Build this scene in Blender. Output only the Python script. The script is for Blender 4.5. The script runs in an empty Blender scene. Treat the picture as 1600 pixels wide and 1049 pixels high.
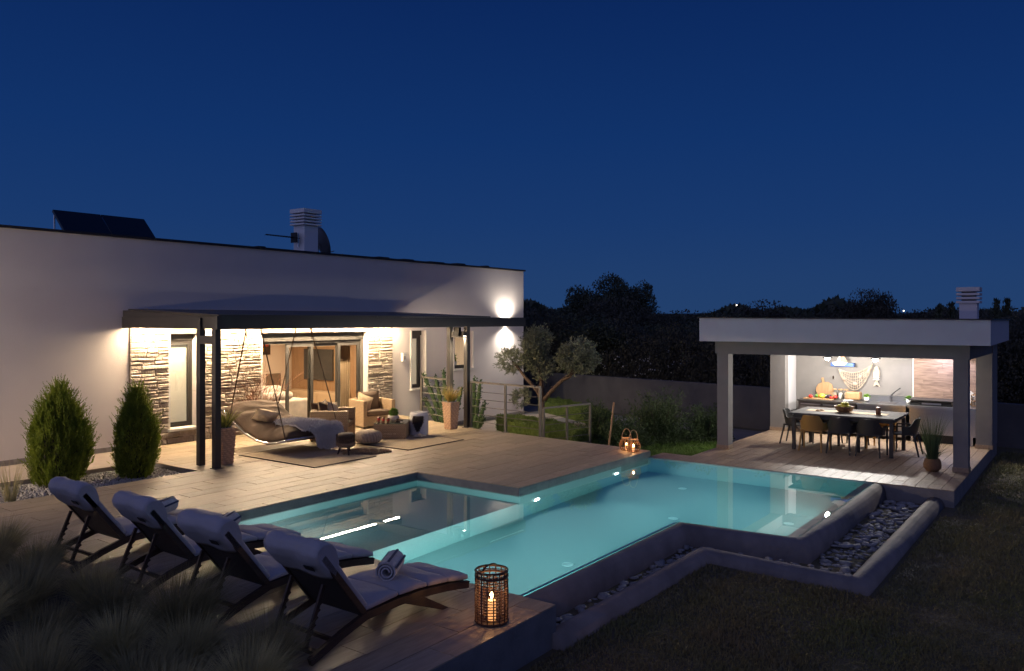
import bpy, bmesh, math, random
import numpy as np
from mathutils import Vector, Matrix

SC = bpy.context.scene
COL = SC.collection
R = math.radians
rnd = random.Random(7)
nr = np.random.default_rng(11)

# ---------------------------------------------------------------- camera, sky, exposure
cam_d = bpy.data.cameras.new('camera')
cam = bpy.data.objects.new('camera', cam_d); COL.objects.link(cam)
cam.location = (0, 0, 2.7)
cam.rotation_euler = (R(90), 0, R(36.4 - 90))
cam_d.sensor_width = 36; cam_d.lens = 28.125; cam_d.shift_y = -0.015
cam_d.clip_start = 0.05; cam_d.clip_end = 2000
SC.camera = cam

world = bpy.data.worlds.new('World'); SC.world = world
world.use_nodes = True
wn, wl = world.node_tree.nodes, world.node_tree.links
wn.clear()
w_out = wn.new('ShaderNodeOutputWorld'); w_bg = wn.new('ShaderNodeBackground')
w_tc = wn.new('ShaderNodeTexCoord'); w_sep = wn.new('ShaderNodeSeparateXYZ')
w_ramp = wn.new('ShaderNodeValToRGB')
wl.new(w_tc.outputs['Generated'], w_sep.inputs[0])
wl.new(w_sep.outputs['Z'], w_ramp.inputs[0])
# dusk: deep blue overhead, paler towards the horizon
sky_stops = [(0.0, (0.0165, 0.051, 0.148)), (0.05, (0.0142, 0.048, 0.152)), (0.12, (0.0094, 0.0405, 0.152)),
             (0.22, (0.0056, 0.0325, 0.142)), (0.37, (0.0033, 0.0210, 0.110)), (1.0, (0.0020, 0.0125, 0.072))]
cr = w_ramp.color_ramp
while len(cr.elements) < len(sky_stops): cr.elements.new(0.5)
for e, (p_, c_) in zip(cr.elements, sky_stops):
    e.position = p_; e.color = (*c_, 1)
# the last afterglow of the sunset, a broad soft lobe low in the west (behind and left of the camera)
w_dot = wn.new('ShaderNodeVectorMath'); w_dot.operation = 'DOT_PRODUCT'
w_dot.inputs[1].default_value = Vector((-0.96, -0.10, 0.16)).normalized()
wl.new(w_tc.outputs['Generated'], w_dot.inputs[0])
w_mr = wn.new('ShaderNodeMapRange'); w_mr.interpolation_type = 'SMOOTHSTEP'
w_mr.inputs[1].default_value = 0.0; w_mr.inputs[2].default_value = 1.0
wl.new(w_dot.outputs['Value'], w_mr.inputs[0])
w_mix = wn.new('ShaderNodeMix'); w_mix.data_type = 'RGBA'; w_mix.blend_type = 'ADD'
w_mix.inputs[7].default_value = (0.165, 0.162, 0.270, 1)
wl.new(w_mr.outputs[0], w_mix.inputs[0]); wl.new(w_ramp.outputs[0], w_mix.inputs[6])
wl.new(w_mix.outputs[2], w_bg.inputs[0]); w_bg.inputs[1].default_value = 1.0
wl.new(w_bg.outputs[0], w_out.inputs[0])

SC.view_settings.view_transform = 'Standard'; SC.view_settings.look = 'None'
SC.view_settings.exposure = 0.0; SC.view_settings.gamma = 1.0
SC.view_settings.use_curve_mapping = False
cy = SC.cycles
cy.use_denoising = True
try: cy.denoiser = 'OPENIMAGEDENOISE'
except Exception: pass
cy.max_bounces = 9; cy.diffuse_bounces = 5; cy.glossy_bounces = 4; cy.transmission_bounces = 6
cy.transparent_max_bounces = 12; cy.volume_bounces = 0
cy.sample_clamp_indirect = 3.0; cy.sample_clamp_direct = 0.0
cy.caustics_reflective = False; cy.caustics_refractive = True
cy.blur_glossy = 0.2

# ---------------------------------------------------------------- materials
def mat(name, col, rough=0.6, metal=0.0, noise=None, bump=None, col2=None, stretch=(1, 1, 1), emit=None, spec=0.5,
        vary=0.0, sheen=0.0):
    """noise=(scale, amount) mottles the colour towards col2; bump=(scale, strength); vary=per-object brightness spread."""
    m = bpy.data.materials.new(name); m.use_nodes = True
    n, l = m.node_tree.nodes, m.node_tree.links
    b = n['Principled BSDF']
    b.inputs['Roughness'].default_value = rough; b.inputs['Metallic'].default_value = metal
    b.inputs['Specular IOR Level'].default_value = spec
    if sheen: b.inputs['Sheen Weight'].default_value = sheen
    b.inputs['Base Color'].default_value = (*col, 1)
    tc = n.new('ShaderNodeTexCoord'); mp = n.new('ShaderNodeMapping')
    mp.inputs['Scale'].default_value = stretch
    l.new(tc.outputs['Object'], mp.inputs[0])
    oi = n.new('ShaderNodeObjectInfo')
    mul = n.new('ShaderNodeMath'); mul.operation = 'MULTIPLY'; mul.inputs[1].default_value = 37.0
    l.new(oi.outputs['Random'], mul.inputs[0])
    cmb = n.new('ShaderNodeCombineXYZ'); l.new(mul.outputs[0], cmb.inputs[0]); l.new(mul.outputs[0], cmb.inputs[1])
    addv = n.new('ShaderNodeVectorMath'); addv.operation = 'ADD'
    l.new(mp.outputs[0], addv.inputs[0]); l.new(cmb.outputs[0], addv.inputs[1])
    src = None
    if noise:
        t = n.new('ShaderNodeTexNoise'); t.inputs['Scale'].default_value = noise[0]; t.inputs['Detail'].default_value = 6
        l.new(addv.outputs[0], t.inputs['Vector'])
        r = n.new('ShaderNodeMapRange'); r.inputs[1].default_value = 0.3; r.inputs[2].default_value = 0.7
        r.inputs[4].default_value = noise[1]
        l.new(t.outputs['Fac'], r.inputs[0])
        mx = n.new('ShaderNodeMix'); mx.data_type = 'RGBA'
        mx.inputs[6].default_value = (*col, 1)
        mx.inputs[7].default_value = (*(col2 or tuple(c * 0.55 for c in col)), 1)
        l.new(r.outputs[0], mx.inputs[0]); src = mx.outputs[2]
    if vary:
        hv = n.new('ShaderNodeHueSaturation')
        if src is not None: l.new(src, hv.inputs['Color'])
        else: hv.inputs['Color'].default_value = (*col, 1)
        vr = n.new('ShaderNodeMapRange'); vr.inputs[3].default_value = 1 - vary; vr.inputs[4].default_value = 1 + vary
        l.new(oi.outputs['Random'], vr.inputs[0]); l.new(vr.outputs[0], hv.inputs['Value']); src = hv.outputs[0]
    if src is not None: l.new(src, b.inputs['Base Color'])
    if bump:
        t2 = n.new('ShaderNodeTexNoise'); t2.inputs['Scale'].default_value = bump[0]; t2.inputs['Detail'].default_value = 5
        l.new(addv.outputs[0], t2.inputs['Vector'])
        bp = n.new('ShaderNodeBump'); bp.inputs['Strength'].default_value = bump[1]; bp.inputs['Distance'].default_value = 0.02
        l.new(t2.outputs['Fac'], bp.inputs['Height']); l.new(bp.outputs[0], b.inputs['Normal'])
    if emit:
        b.inputs['Emission Color'].default_value = (*emit[0], 1); b.inputs['Emission Strength'].default_value = emit[1]
    return m

def weave_mat(name, col, col2, sx, sz, rough=0.6):
    """wicker: two crossed wave textures give the strands' colour and relief"""
    m = mat(name, col, rough)
    n, l = m.node_tree.nodes, m.node_tree.links; b = n['Principled BSDF']
    tc = n.new('ShaderNodeTexCoord')
    hs = []
    for d, s in (('Z', sz), ('DIAGONAL', sx)):
        wv = n.new('ShaderNodeTexWave'); wv.bands_direction = d; wv.inputs['Scale'].default_value = s
        wv.inputs['Distortion'].default_value = 1.2; wv.inputs['Detail'].default_value = 1
        l.new(tc.outputs['Object'], wv.inputs[0]); hs.append(wv)
    mm = n.new('ShaderNodeMath'); mm.operation = 'MULTIPLY'
    l.new(hs[0].outputs['Fac'], mm.inputs[0]); l.new(hs[1].outputs['Fac'], mm.inputs[1])
    ns = n.new('ShaderNodeTexNoise'); ns.inputs['Scale'].default_value = 30
    l.new(tc.outputs['Object'], ns.inputs[0])
    ad = n.new('ShaderNodeMath'); ad.operation = 'MULTIPLY_ADD'; ad.inputs[1].default_value = 0.7
    l.new(mm.outputs[0], ad.inputs[0]); l.new(ns.outputs['Fac'], ad.inputs[2])
    mx = n.new('ShaderNodeMix'); mx.data_type = 'RGBA'
    mx.inputs[6].default_value = (*col2, 1); mx.inputs[7].default_value = (*col, 1)
    l.new(ad.outputs[0], mx.inputs[0]); l.new(mx.outputs[2], b.inputs['Base Color'])
    bp = n.new('ShaderNodeBump'); bp.inputs['Strength'].default_value = 0.8; bp.inputs['Distance'].default_value = 0.01
    l.new(mm.outputs[0], bp.inputs['Height']); l.new(bp.outputs[0], b.inputs['Normal'])
    return m

def emit_mat(name, col, s):
    m = bpy.data.materials.new(name); m.use_nodes = True
    n, l = m.node_tree.nodes, m.node_tree.links; n.clear()
    o = n.new('ShaderNodeOutputMaterial'); e = n.new('ShaderNodeEmission')
    e.inputs[0].default_value = (*col, 1); e.inputs[1].default_value = s
    l.new(e.outputs[0], o.inputs[0]); return m

def pane_mat(name, tint=(0.95, 0.96, 0.95), refl=1.45):
    m = bpy.data.materials.new(name); m.use_nodes = True
    n, l = m.node_tree.nodes, m.node_tree.links; n.clear()
    o = n.new('ShaderNodeOutputMaterial'); t = n.new('ShaderNodeBsdfTransparent'); g = n.new('ShaderNodeBsdfGlossy')
    f = n.new('ShaderNodeFresnel')
    ge = n.new('ShaderNodeNewGeometry'); mr = n.new('ShaderNodeMapRange'); mr.inputs[3].default_value = refl; mr.inputs[4].default_value = 1/refl
    l.new(ge.outputs['Backfacing'], mr.inputs[0]); l.new(mr.outputs[0], f.inputs[0])   # a thin pane: same reflectance from either side
    x = n.new('ShaderNodeMixShader'); t.inputs[0].default_value = (*tint, 1); g.inputs['Roughness'].default_value = 0.01
    l.new(f.outputs[0], x.inputs[0]); l.new(t.outputs[0], x.inputs[1]); l.new(g.outputs[0], x.inputs[2])
    l.new(x.outputs[0], o.inputs[0]); return m

def leaf_mat(name, c1, c2, scale=3.0, rough=0.6, trans=0.15, vary=0.0):
    m = mat(name, c1, rough, noise=(scale, 1.0), col2=c2, spec=0.3, vary=vary)
    n, l = m.node_tree.nodes, m.node_tree.links; b = n['Principled BSDF']
    tr = n.new('ShaderNodeBsdfTranslucent'); mx = n.new('ShaderNodeMixShader'); mx.inputs[0].default_value = trans
    src = b.inputs['Base Color'].links[0].from_socket
    l.new(src, tr.inputs[0]); l.new(b.outputs[0], mx.inputs[1]); l.new(tr.outputs[0], mx.inputs[2])
    l.new(mx.outputs[0], n['Material Output'].inputs[0]); return m

M = {}
M['plaster'] = mat('white_plaster', (0.76, 0.69, 0.64), 0.85, noise=(1.3, 0.6), col2=(0.69, 0.625, 0.585), bump=(120, 0.35))
M['plaster_in'] = mat('cream_plaster', (0.66, 0.55, 0.45), 0.9, bump=(90, 0.1))
M['grey_plaster'] = mat('grey_plaster', (0.20, 0.185, 0.18), 0.85, noise=(4, 0.7), col2=(0.165, 0.155, 0.15), bump=(90, 0.15))
M['pale_plaster'] = mat('pale_plaster', (0.56, 0.54, 0.55), 0.85, noise=(2.2, 0.6), col2=(0.50, 0.48, 0.49), bump=(110, 0.15))
M['kitchen_wall'] = mat('grey_kitchen_wall', (0.225, 0.205, 0.19), 0.75, noise=(3, 0.8), col2=(0.18, 0.165, 0.155), bump=(40, 0.1))
M['cap'] = mat('dark_roof_trim', (0.035, 0.03, 0.03), 0.5, metal=0.3)
M['roof'] = mat('roof_gravel', (0.25, 0.24, 0.23), 0.9, bump=(40, 0.4))
M['stone'] = mat('cream_limestone', (0.52, 0.445, 0.36), 0.85, noise=(9, 0.9), col2=(0.34, 0.28, 0.215), bump=(34, 0.9), vary=0.22)
M['mortar'] = mat('brown_mortar', (0.17, 0.125, 0.09), 0.95, bump=(60, 0.5))
M['skirt'] = mat('stone_skirting', (0.34, 0.31, 0.28), 0.8, noise=(14, 0.8), bump=(30, 0.3))
M['frame'] = mat('grey_window_frame', (0.05, 0.046, 0.041), 0.45, metal=0.1)
M['sill'] = mat('white_sill', (0.72, 0.68, 0.62), 0.6)
M['pane'] = pane_mat('window_glass')
M['blind'] = mat('glowing_cream_blind', (0.74, 0.68, 0.58), 0.8, noise=(3, 0.3), col2=(0.70, 0.63, 0.53), emit=((1.0, 0.80, 0.54), 0.30))  # faint emission stands in for room light coming through the blind
M['steelblack'] = mat('anthracite_steel', (0.045, 0.041, 0.039), 0.42, metal=0.15, noise=(8, 0.5), col2=(0.034, 0.031, 0.03))
M['rail'] = mat('grey_painted_steel', (0.17, 0.155, 0.135), 0.4, metal=0.4)
M['tile'] = mat('wood_look_tile', (0.445, 0.35, 0.232), 0.46, noise=(3.0, 1.0), col2=(0.32, 0.246, 0.158), stretch=(1.2, 9, 9), bump=(14, 0.22), vary=0.13)
M['tile2'] = mat('brown_wood_tile', (0.36, 0.255, 0.165), 0.45, noise=(3.0, 1.0), col2=(0.24, 0.162, 0.105), stretch=(1.2, 12, 12), bump=(14, 0.22), vary=0.16)
M['grout'] = mat('dark_grout', (0.07, 0.055, 0.042), 0.9)
M['walk'] = mat('beige_paving', (0.46, 0.38, 0.30), 0.6, noise=(2.5, 0.9), col2=(0.38, 0.305, 0.24), bump=(18, 0.12))
M['concrete'] = mat('grey_concrete', (0.23, 0.215, 0.205), 0.85, noise=(5, 0.9), col2=(0.16, 0.15, 0.145), bump=(28, 0.35))
M['wallgrey'] = mat('dark_grey_wall_render', (0.135, 0.128, 0.128), 0.9, noise=(2, 0.9), col2=(0.10, 0.095, 0.095), bump=(18, 0.3))
M['poolwall'] = mat('smooth_grey_render', (0.245, 0.212, 0.195), 0.75, noise=(2.6, 1.0), col2=(0.155, 0.135, 0.125), bump=(9, 0.8))
M['pooltile'] = mat('pale_pool_mosaic', (0.37, 0.40, 0.385), 0.5, noise=(70, 1.0), col2=(0.28, 0.32, 0.315))
M['lawn'] = mat('lawn_soil', (0.095, 0.088, 0.044), 0.95, noise=(1.1, 1.0), col2=(0.12, 0.092, 0.055), bump=(30, 0.6))
M['soil'] = mat('dark_bed_soil', (0.07, 0.058, 0.047), 0.95, noise=(6, 1), bump=(20, 0.8))
M['drive'] = mat('grey_gravel_drive', (0.27, 0.25, 0.24), 0.9, noise=(1.2, 0.8), bump=(60, 0.5))
M['pebble'] = mat('white_pebble', (0.32, 0.315, 0.31), 0.75, noise=(4, 0.9), col2=(0.20, 0.195, 0.195), bump=(20, 0.2), vary=0.2)
M['gravel'] = mat('pale_gravel', (0.66, 0.62, 0.55), 0.8, noise=(40, 1.0), col2=(0.40, 0.36, 0.31), vary=0.2)
M['white'] = mat('white_paint', (0.78, 0.77, 0.75), 0.5)
M['fabric'] = mat('white_cushion_fabric', (0.45, 0.425, 0.435), 0.95, noise=(5, 0.6), col2=(0.38, 0.36, 0.37), bump=(11, 0.6))
M['towel'] = mat('striped_towel', (0.62, 0.60, 0.62), 0.95, noise=(25, 0.5), bump=(60, 0.7))
M['navy'] = mat('navy_towel_stripe', (0.05, 0.06, 0.12), 0.95, bump=(60, 0.7))
M['darkrattan'] = weave_mat('dark_rattan', (0.045, 0.032, 0.024), (0.02, 0.015, 0.012), 30, 40)
M['redrattan'] = weave_mat('red_brown_rattan', (0.12, 0.055, 0.03), (0.05, 0.025, 0.015), 30, 40)
M['darkwood'] = mat('dark_brown_wood', (0.055, 0.03, 0.02), 0.5, noise=(6, 1), stretch=(1, 8, 8), bump=(10, 0.2))
M['blackmetal'] = mat('black_metal', (0.02, 0.02, 0.02), 0.45, metal=0.4)
M['wicker'] = weave_mat('honey_wicker', (0.42, 0.29, 0.165), (0.17, 0.11, 0.06), 15, 9)
M['wickerpot'] = weave_mat('tan_wicker_pot', (0.66, 0.42, 0.26), (0.30, 0.17, 0.10), 6, 8)
M['taupe'] = mat('taupe_cushion', (0.125, 0.080, 0.050), 0.9, noise=(4, 0.6), bump=(9, 0.6))
M['cream'] = mat('cream_cushion', (0.72, 0.57, 0.38), 0.9, noise=(14, 0.8), col2=(0.50, 0.38, 0.24), bump=(16, 0.4))
M['fur'] = mat('white_fur', (0.78, 0.74, 0.71), 0.95, noise=(7, 0.6), col2=(0.66, 0.62, 0.59), bump=(35, 1.0), sheen=0.3)
M['brownfur'] = mat('brown_fur', (0.13, 0.085, 0.05), 0.95, noise=(7, 0.9), col2=(0.06, 0.04, 0.026), bump=(40, 1.0), sheen=0.2)
M['tanfur'] = mat('tan_fur', (0.40, 0.29, 0.18), 0.95, noise=(8, 0.9), col2=(0.22, 0.15, 0.09), bump=(40, 1.0), sheen=0.2)
M['knit'] = mat('taupe_knit', (0.36, 0.285, 0.225), 0.95, noise=(20, 0.6), bump=(50, 0.6))
M['rug'] = mat('beige_outdoor_rug', (0.46, 0.36, 0.24), 0.95, noise=(2.5, 0.7), col2=(0.37, 0.285, 0.19), stretch=(3, 14, 1), bump=(70, 0.4))
M['rugedge'] = mat('dark_rug_edge', (0.05, 0.036, 0.026), 0.9)
M['rope'] = mat('tan_rope', (0.09, 0.058, 0.034), 0.9, bump=(80, 0.8))
M['steel'] = mat('brushed_steel', (0.55, 0.55, 0.56), 0.28, metal=1.0, noise=(4, 0.5), stretch=(1, 1, 14), col2=(0.45, 0.45, 0.46))
M['chrome'] = mat('silver_tube', (0.62, 0.60, 0.58), 0.22, metal=1.0)
M['wood'] = mat('light_wood', (0.46, 0.27, 0.13), 0.5, noise=(5, 1), col2=(0.33, 0.18, 0.08), stretch=(1, 9, 1), bump=(12, 0.15))
M['woodwall'] = mat('oak_wall_panel', (0.40, 0.25, 0.14), 0.5, noise=(3, 1), col2=(0.32, 0.19, 0.10), stretch=(8, 8, 1))
M['barnwood'] = mat('grey_brown_wood_plank', (0.33, 0.215, 0.15), 0.6, noise=(3.5, 1), col2=(0.15, 0.09, 0.062), stretch=(9, 1.0, 9), bump=(16, 0.2), vary=0.15)
M['darkplastic'] = mat('anthracite_resin', (0.032, 0.031, 0.03), 0.5)
M['ochre'] = mat('ochre_resin', (0.42, 0.235, 0.06), 0.5)
M['tabletop'] = mat('grey_stone_tabletop', (0.12, 0.112, 0.108), 0.8, noise=(14, 0.8), bump=(30, 0.05), spec=0.2)
M['cabinet'] = mat('dark_grey_cabinet', (0.11, 0.10, 0.098), 0.4, metal=0.3)
M['black'] = mat('matt_black', (0.012, 0.012, 0.012), 0.5)
M['tv'] = mat('dark_tv_screen', (0.05, 0.047, 0.047), 0.25)
M['sofa'] = mat('white_sofa_fabric', (0.66, 0.56, 0.49), 0.9, noise=(5, 0.5), bump=(14, 0.3))
M['curtain'] = mat('beige_curtain', (0.46, 0.33, 0.21), 0.9, bump=(20, 0.2))
M['trunk'] = mat('olive_bark', (0.16, 0.105, 0.068), 0.9, noise=(10, 1), stretch=(3, 3, 1), bump=(16, 1.0))
M['darktrunk'] = mat('dark_bark', (0.05, 0.04, 0.03), 0.9, bump=(14, 0.8))
M['twig'] = mat('red_brown_twig', (0.20, 0.085, 0.045), 0.8)
M['glass_jar'] = pane_mat('jar_glass', (0.9, 0.9, 0.88))
M['ceramic'] = mat('grey_white_ceramic', (0.52, 0.45, 0.40), 0.6, noise=(8, 0.6), bump=(14, 0.2))
M['lemon'] = mat('yellow_green_lemon', (0.50, 0.46, 0.05), 0.45, bump=(40, 0.15))
M['red'] = mat('red_pepper', (0.42, 0.03, 0.02), 0.35)
M['greenveg'] = mat('green_vegetable', (0.10, 0.22, 0.03), 0.45)
M['aubergine'] = mat('dark_aubergine', (0.03, 0.012, 0.03), 0.3)
M['orange'] = mat('orange_pepper', (0.60, 0.22, 0.02), 0.4)
M['blue'] = mat('blue_shelf_paint', (0.04, 0.11, 0.36), 0.5)
M['shell'] = mat('pink_shell', (0.52, 0.36, 0.28), 0.6, noise=(20, 0.8))
M['driftwood'] = mat('driftwood', (0.55, 0.44, 0.33), 0.8, noise=(9, 1), bump=(20, 0.4))
M['candlewax'] = mat('ivory_candle', (0.65, 0.5, 0.36), 0.5, emit=((1.0, 0.42, 0.14), 1.3))
M['browncandle'] = mat('brown_banded_candle', (0.28, 0.15, 0.09), 0.5, noise=(9, 1), col2=(0.14, 0.06, 0.04))
M['flame'] = emit_mat('candle_flame', (1.0, 0.62, 0.28), 60)
M['basket'] = weave_mat('brown_basket', (0.30, 0.16, 0.07), (0.12, 0.06, 0.03), 30, 50)
M['cypress'] = leaf_mat('cypress_green', (0.25, 0.30, 0.035), (0.13, 0.18, 0.022), 4, trans=0.35)
M['olive'] = leaf_mat('olive_leaf', (0.30, 0.31, 0.20), (0.17, 0.19, 0.115), 3)
M['hedge'] = leaf_mat('box_hedge_leaf', (0.19, 0.25, 0.055), (0.11, 0.16, 0.036), 3)
M['juniper'] = leaf_mat('juniper_green', (0.085, 0.125, 0.045), (0.05, 0.075, 0.03), 3)
M['woodleaf'] = leaf_mat('dark_woodland_leaf', (0.072, 0.085, 0.054), (0.045, 0.054, 0.036), 0.7, trans=0.05)
M['woodleaf2'] = leaf_mat('olive_dark_leaf', (0.085, 0.080, 0.058), (0.050, 0.050, 0.038), 0.7, trans=0.05)
M['cactus'] = leaf_mat('cactus_green', (0.07, 0.11, 0.04), (0.04, 0.07, 0.025), 5, trans=0.0)
M['spike'] = leaf_mat('yellow_green_blade', (0.30, 0.29, 0.06), (0.16, 0.19, 0.035), 5)
M['spike2'] = leaf_mat('golden_blade', (0.42, 0.28, 0.08), (0.24, 0.19, 0.05), 5)
M['reed'] = leaf_mat('green_reed_blade', (0.10, 0.14, 0.06), (0.055, 0.085, 0.04), 5)
M['feather'] = leaf_mat('feather_grass_blade', (0.47, 0.41, 0.19), (0.23, 0.21, 0.10), 6, vary=0.45)
M['grassblade'] = leaf_mat('lawn_grass_blade', (0.155, 0.160, 0.062), (0.20, 0.16, 0.085), 0.9)
M['greengrass'] = leaf_mat('green_lawn_blade', (0.13, 0.22, 0.035), (0.095, 0.155, 0.028), 1.2)
M['boxball'] = leaf_mat('bright_box_ball', (0.12, 0.24, 0.025), (0.07, 0.16, 0.015), 9)
M['flower'] = mat('white_blossom', (0.55, 0.55, 0.52), 0.7)
M['led'] = emit_mat('warm_led_strip', (1.0, 0.755, 0.49), 600)
M['lampglow'] = emit_mat('neutral_lamp_glow', (1.0, 0.90, 0.76), 40)
M['coolglow'] = emit_mat('cool_lamp_glow', (1.0, 0.96, 0.90), 90)
M['farglow'] = emit_mat('distant_house_light', (1.0, 0.86, 0.7), 5)
M['poolglow'] = emit_mat('pool_lamp_glow', (0.85, 1.0, 1.0), 30)

# ---------------------------------------------------------------- geometry helpers
class MB:
    def __init__(s): s.v = []; s.f = []
    def add(s, vs, fs):
        o = len(s.v); s.v.extend([tuple(v) for v in vs]); s.f.extend([tuple(i + o for i in f) for f in fs]); return s
    def box(s, x0, x1, y0, y1, z0, z1):
        return s.add([(x0,y0,z0),(x1,y0,z0),(x1,y1,z0),(x0,y1,z0),(x0,y0,z1),(x1,y0,z1),(x1,y1,z1),(x0,y1,z1)],
                     [(3,2,1,0),(4,5,6,7),(0,1,5,4),(1,2,6,5),(2,3,7,6),(3,0,4,7)])
    def obox(s, c, size, mtx=None):
        hx, hy, hz = (q / 2 for q in size); c = Vector(c)
        vs = [Vector(p) for p in [(-hx,-hy,-hz),(hx,-hy,-hz),(hx,hy,-hz),(-hx,hy,-hz),(-hx,-hy,hz),(hx,-hy,hz),(hx,hy,hz),(-hx,hy,hz)]]
        if mtx is not None: vs = [mtx @ v for v in vs]
        return s.add([v + c for v in vs], [(3,2,1,0),(4,5,6,7),(0,1,5,4),(1,2,6,5),(2,3,7,6),(3,0,4,7)])
    def bar(s, a, b, w, h):
        a, b = Vector(a), Vector(b); d = b - a
        m = d.to_track_quat('X', 'Z').to_matrix()
        return s.obox((a + b) / 2, (d.length, w, h), m)
    def prism(s, poly, z0, z1):
        n = len(poly)
        a = sum(poly[i][0] * poly[(i+1) % n][1] - poly[(i+1) % n][0] * poly[i][1] for i in range(n))
        if a < 0: poly = poly[::-1]
        vs = [(x, y, z0) for x, y in poly] + [(x, y, z1) for x, y in poly]
        return s.add(vs, [tuple(range(n))[::-1], tuple(range(n, 2*n))] + [(i, (i+1) % n, n + (i+1) % n, n + i) for i in range(n)])
    def tube(s, pts, r, n=8, closed=False, cap=True):
        pts = [Vector(p) for p in pts]; k = len(pts)
        rs = r if isinstance(r, (list, tuple)) else [r] * k
        up = None; rings = []
        for i, p in enumerate(pts):
            a = pts[i-1] if (i or closed) else p; b = pts[(i+1) % k] if (i < k-1 or closed) else p
            t = (b - a).normalized() if (b - a).length > 1e-9 else Vector((0,0,1))
            if up is None:
                up = t.orthogonal().normalized()
            else:
                up = up - t * up.dot(t)
                up = up.normalized() if up.length > 1e-6 else t.orthogonal().normalized()
            w = t.cross(up)
            rings.append([p + (up * math.cos(2*math.pi*j/n) + w * math.sin(2*math.pi*j/n)) * rs[i] for j in range(n)])
        vs = [v for rg in rings for v in rg]; fs = []
        for i in range(k if closed else k-1):
            for j in range(n):
                a, b = i*n + j, i*n + (j+1) % n; c, d = ((i+1) % k)*n + (j+1) % n, ((i+1) % k)*n + j
                fs.append((a, b, c, d))
        if cap and not closed:
            fs.append(tuple(range(n))[::-1]); fs.append(tuple(range((k-1)*n, k*n)))
        return s.add(vs, fs)
    def lathe(s, prof, n=20, c=(0,0,0), sx=1, sy=1):
        vs = []; fs = []; k = len(prof)
        for r, z in prof:
            for j in range(n):
                t = 2*math.pi*j/n; vs.append((c[0] + r*math.cos(t)*sx, c[1] + r*math.sin(t)*sy, c[2] + z))
        for i in range(k-1):
            for j in range(n): fs.append((i*n+j, i*n+(j+1) % n, (i+1)*n+(j+1) % n, (i+1)*n+j))
        if prof[0][0] > 1e-4: fs.append(tuple(range(n))[::-1])
        if prof[-1][0] > 1e-4: fs.append(tuple(range((k-1)*n, k*n)))
        return s.add(vs, fs)
    def grid(s, fn, nu, nv):
        vs = [fn(i/(nu-1), j/(nv-1)) for i in range(nu) for j in range(nv)]
        fs = [(i*nv+j, (i+1)*nv+j, (i+1)*nv+j+1, i*nv+j+1) for i in range(nu-1) for j in range(nv-1)]
        return s.add(vs, fs)
    def sphere(s, c, r, n=10, m=6, sq=(1,1,1)):
        prof = [(max(1e-5, math.sin(math.pi*i/m)), -math.cos(math.pi*i/m)) for i in range(m+1)]
        vs = []; fs = []
        for a, z in prof:
            for j in range(n):
                t = 2*math.pi*j/n
                vs.append((c[0]+r*a*math.cos(t)*sq[0], c[1]+r*a*math.sin(t)*sq[1], c[2]+r*z*sq[2]))
        for i in range(m):
            for j in range(n): fs.append((i*n+j, i*n+(j+1) % n, (i+1)*n+(j+1) % n, (i+1)*n+j))
        return s.add(vs, fs)
    def sweep(s, prof, path, closed_prof=True):
        """prof: (offset to the right of the path, z); path: 2-D polyline, mitred"""
        k = len(path); m = len(prof); vs = []
        for i, p in enumerate(path):
            p = Vector(p)
            d0 = (p - Vector(path[i-1])).normalized() if i else None
            d1 = (Vector(path[i+1]) - p).normalized() if i < k-1 else None
            if d0 is None: d0 = d1
            if d1 is None: d1 = d0
            n0 = Vector((d0.y, -d0.x)); n1 = Vector((d1.y, -d1.x)); b = n0 + n1
            q = b / max(0.2, b.dot(n0)) if b.length > 1e-6 else n0
            for o, z in prof: vs.append((p.x + q.x*o, p.y + q.y*o, z))
        fs = []
        for i in range(k-1):
            for j in range(m if closed_prof else m-1):
                fs.append((i*m+j, i*m+(j+1) % m, (i+1)*m+(j+1) % m, (i+1)*m+j))
        if closed_prof:
            fs.append(tuple(range(m))[::-1]); fs.append(tuple(range((k-1)*m, k*m)))
        return s.add(vs, fs)
    def mesh(s, name, material, smooth=False):
        me = bpy.data.meshes.new(name); me.from_pydata(s.v, [], s.f); me.update()
        bm = bmesh.new(); bm.from_mesh(me); bmesh.ops.recalc_face_normals(bm, faces=bm.faces); bm.to_mesh(me); bm.free()
        if material: me.materials.append(material)
        if smooth: me.shade_smooth()
        return me

WL = {}
def link(o, parent=None, world=True):
    """parent an object whose mesh is in world coordinates (world=True) or in its parent's frame (world=False)"""
    COL.objects.link(o)
    if parent is not None:
        o.parent = parent
        if world: o.location = -WL.get(parent.name, Vector((0,0,0)))
        WL[o.name] = WL.get(parent.name, Vector((0,0,0))) + o.location
    else:
        WL[o.name] = Vector(o.location)
    return o
def ob(name, mb, material, parent=None, smooth=False, bevel=0, sub=0, world=True, kind=None):
    me = mb.mesh(name, material, smooth) if isinstance(mb, MB) else mb
    o = bpy.data.objects.new(name, me); link(o, parent, world)
    if bevel:
        b = o.modifiers.new('bevel', 'BEVEL'); b.width = bevel; b.segments = 2; b.limit_method = 'ANGLE'
    if sub:
        b = o.modifiers.new('sub', 'SUBSURF'); b.levels = sub; b.render_levels = sub
    if kind: o['kind'] = kind
    return o
def tag(o, label, cat, group=None):
    o['label'] = label; o['category'] = cat
    if group: o['group'] = group
    return o
def thing(name, label, cat, loc=(0,0,0), rz=0, group=None):
    o = bpy.data.objects.new(name, None); COL.objects.link(o); o.empty_display_size = 0.1
    o.location = loc; o.rotation_euler = (0, 0, rz); WL[o.name] = Vector(loc)
    return tag(o, label, cat, group)
def struct(name, mb, material, parent=None, **k):
    return ob(name, mb, material, parent, kind='structure', **k)
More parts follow.
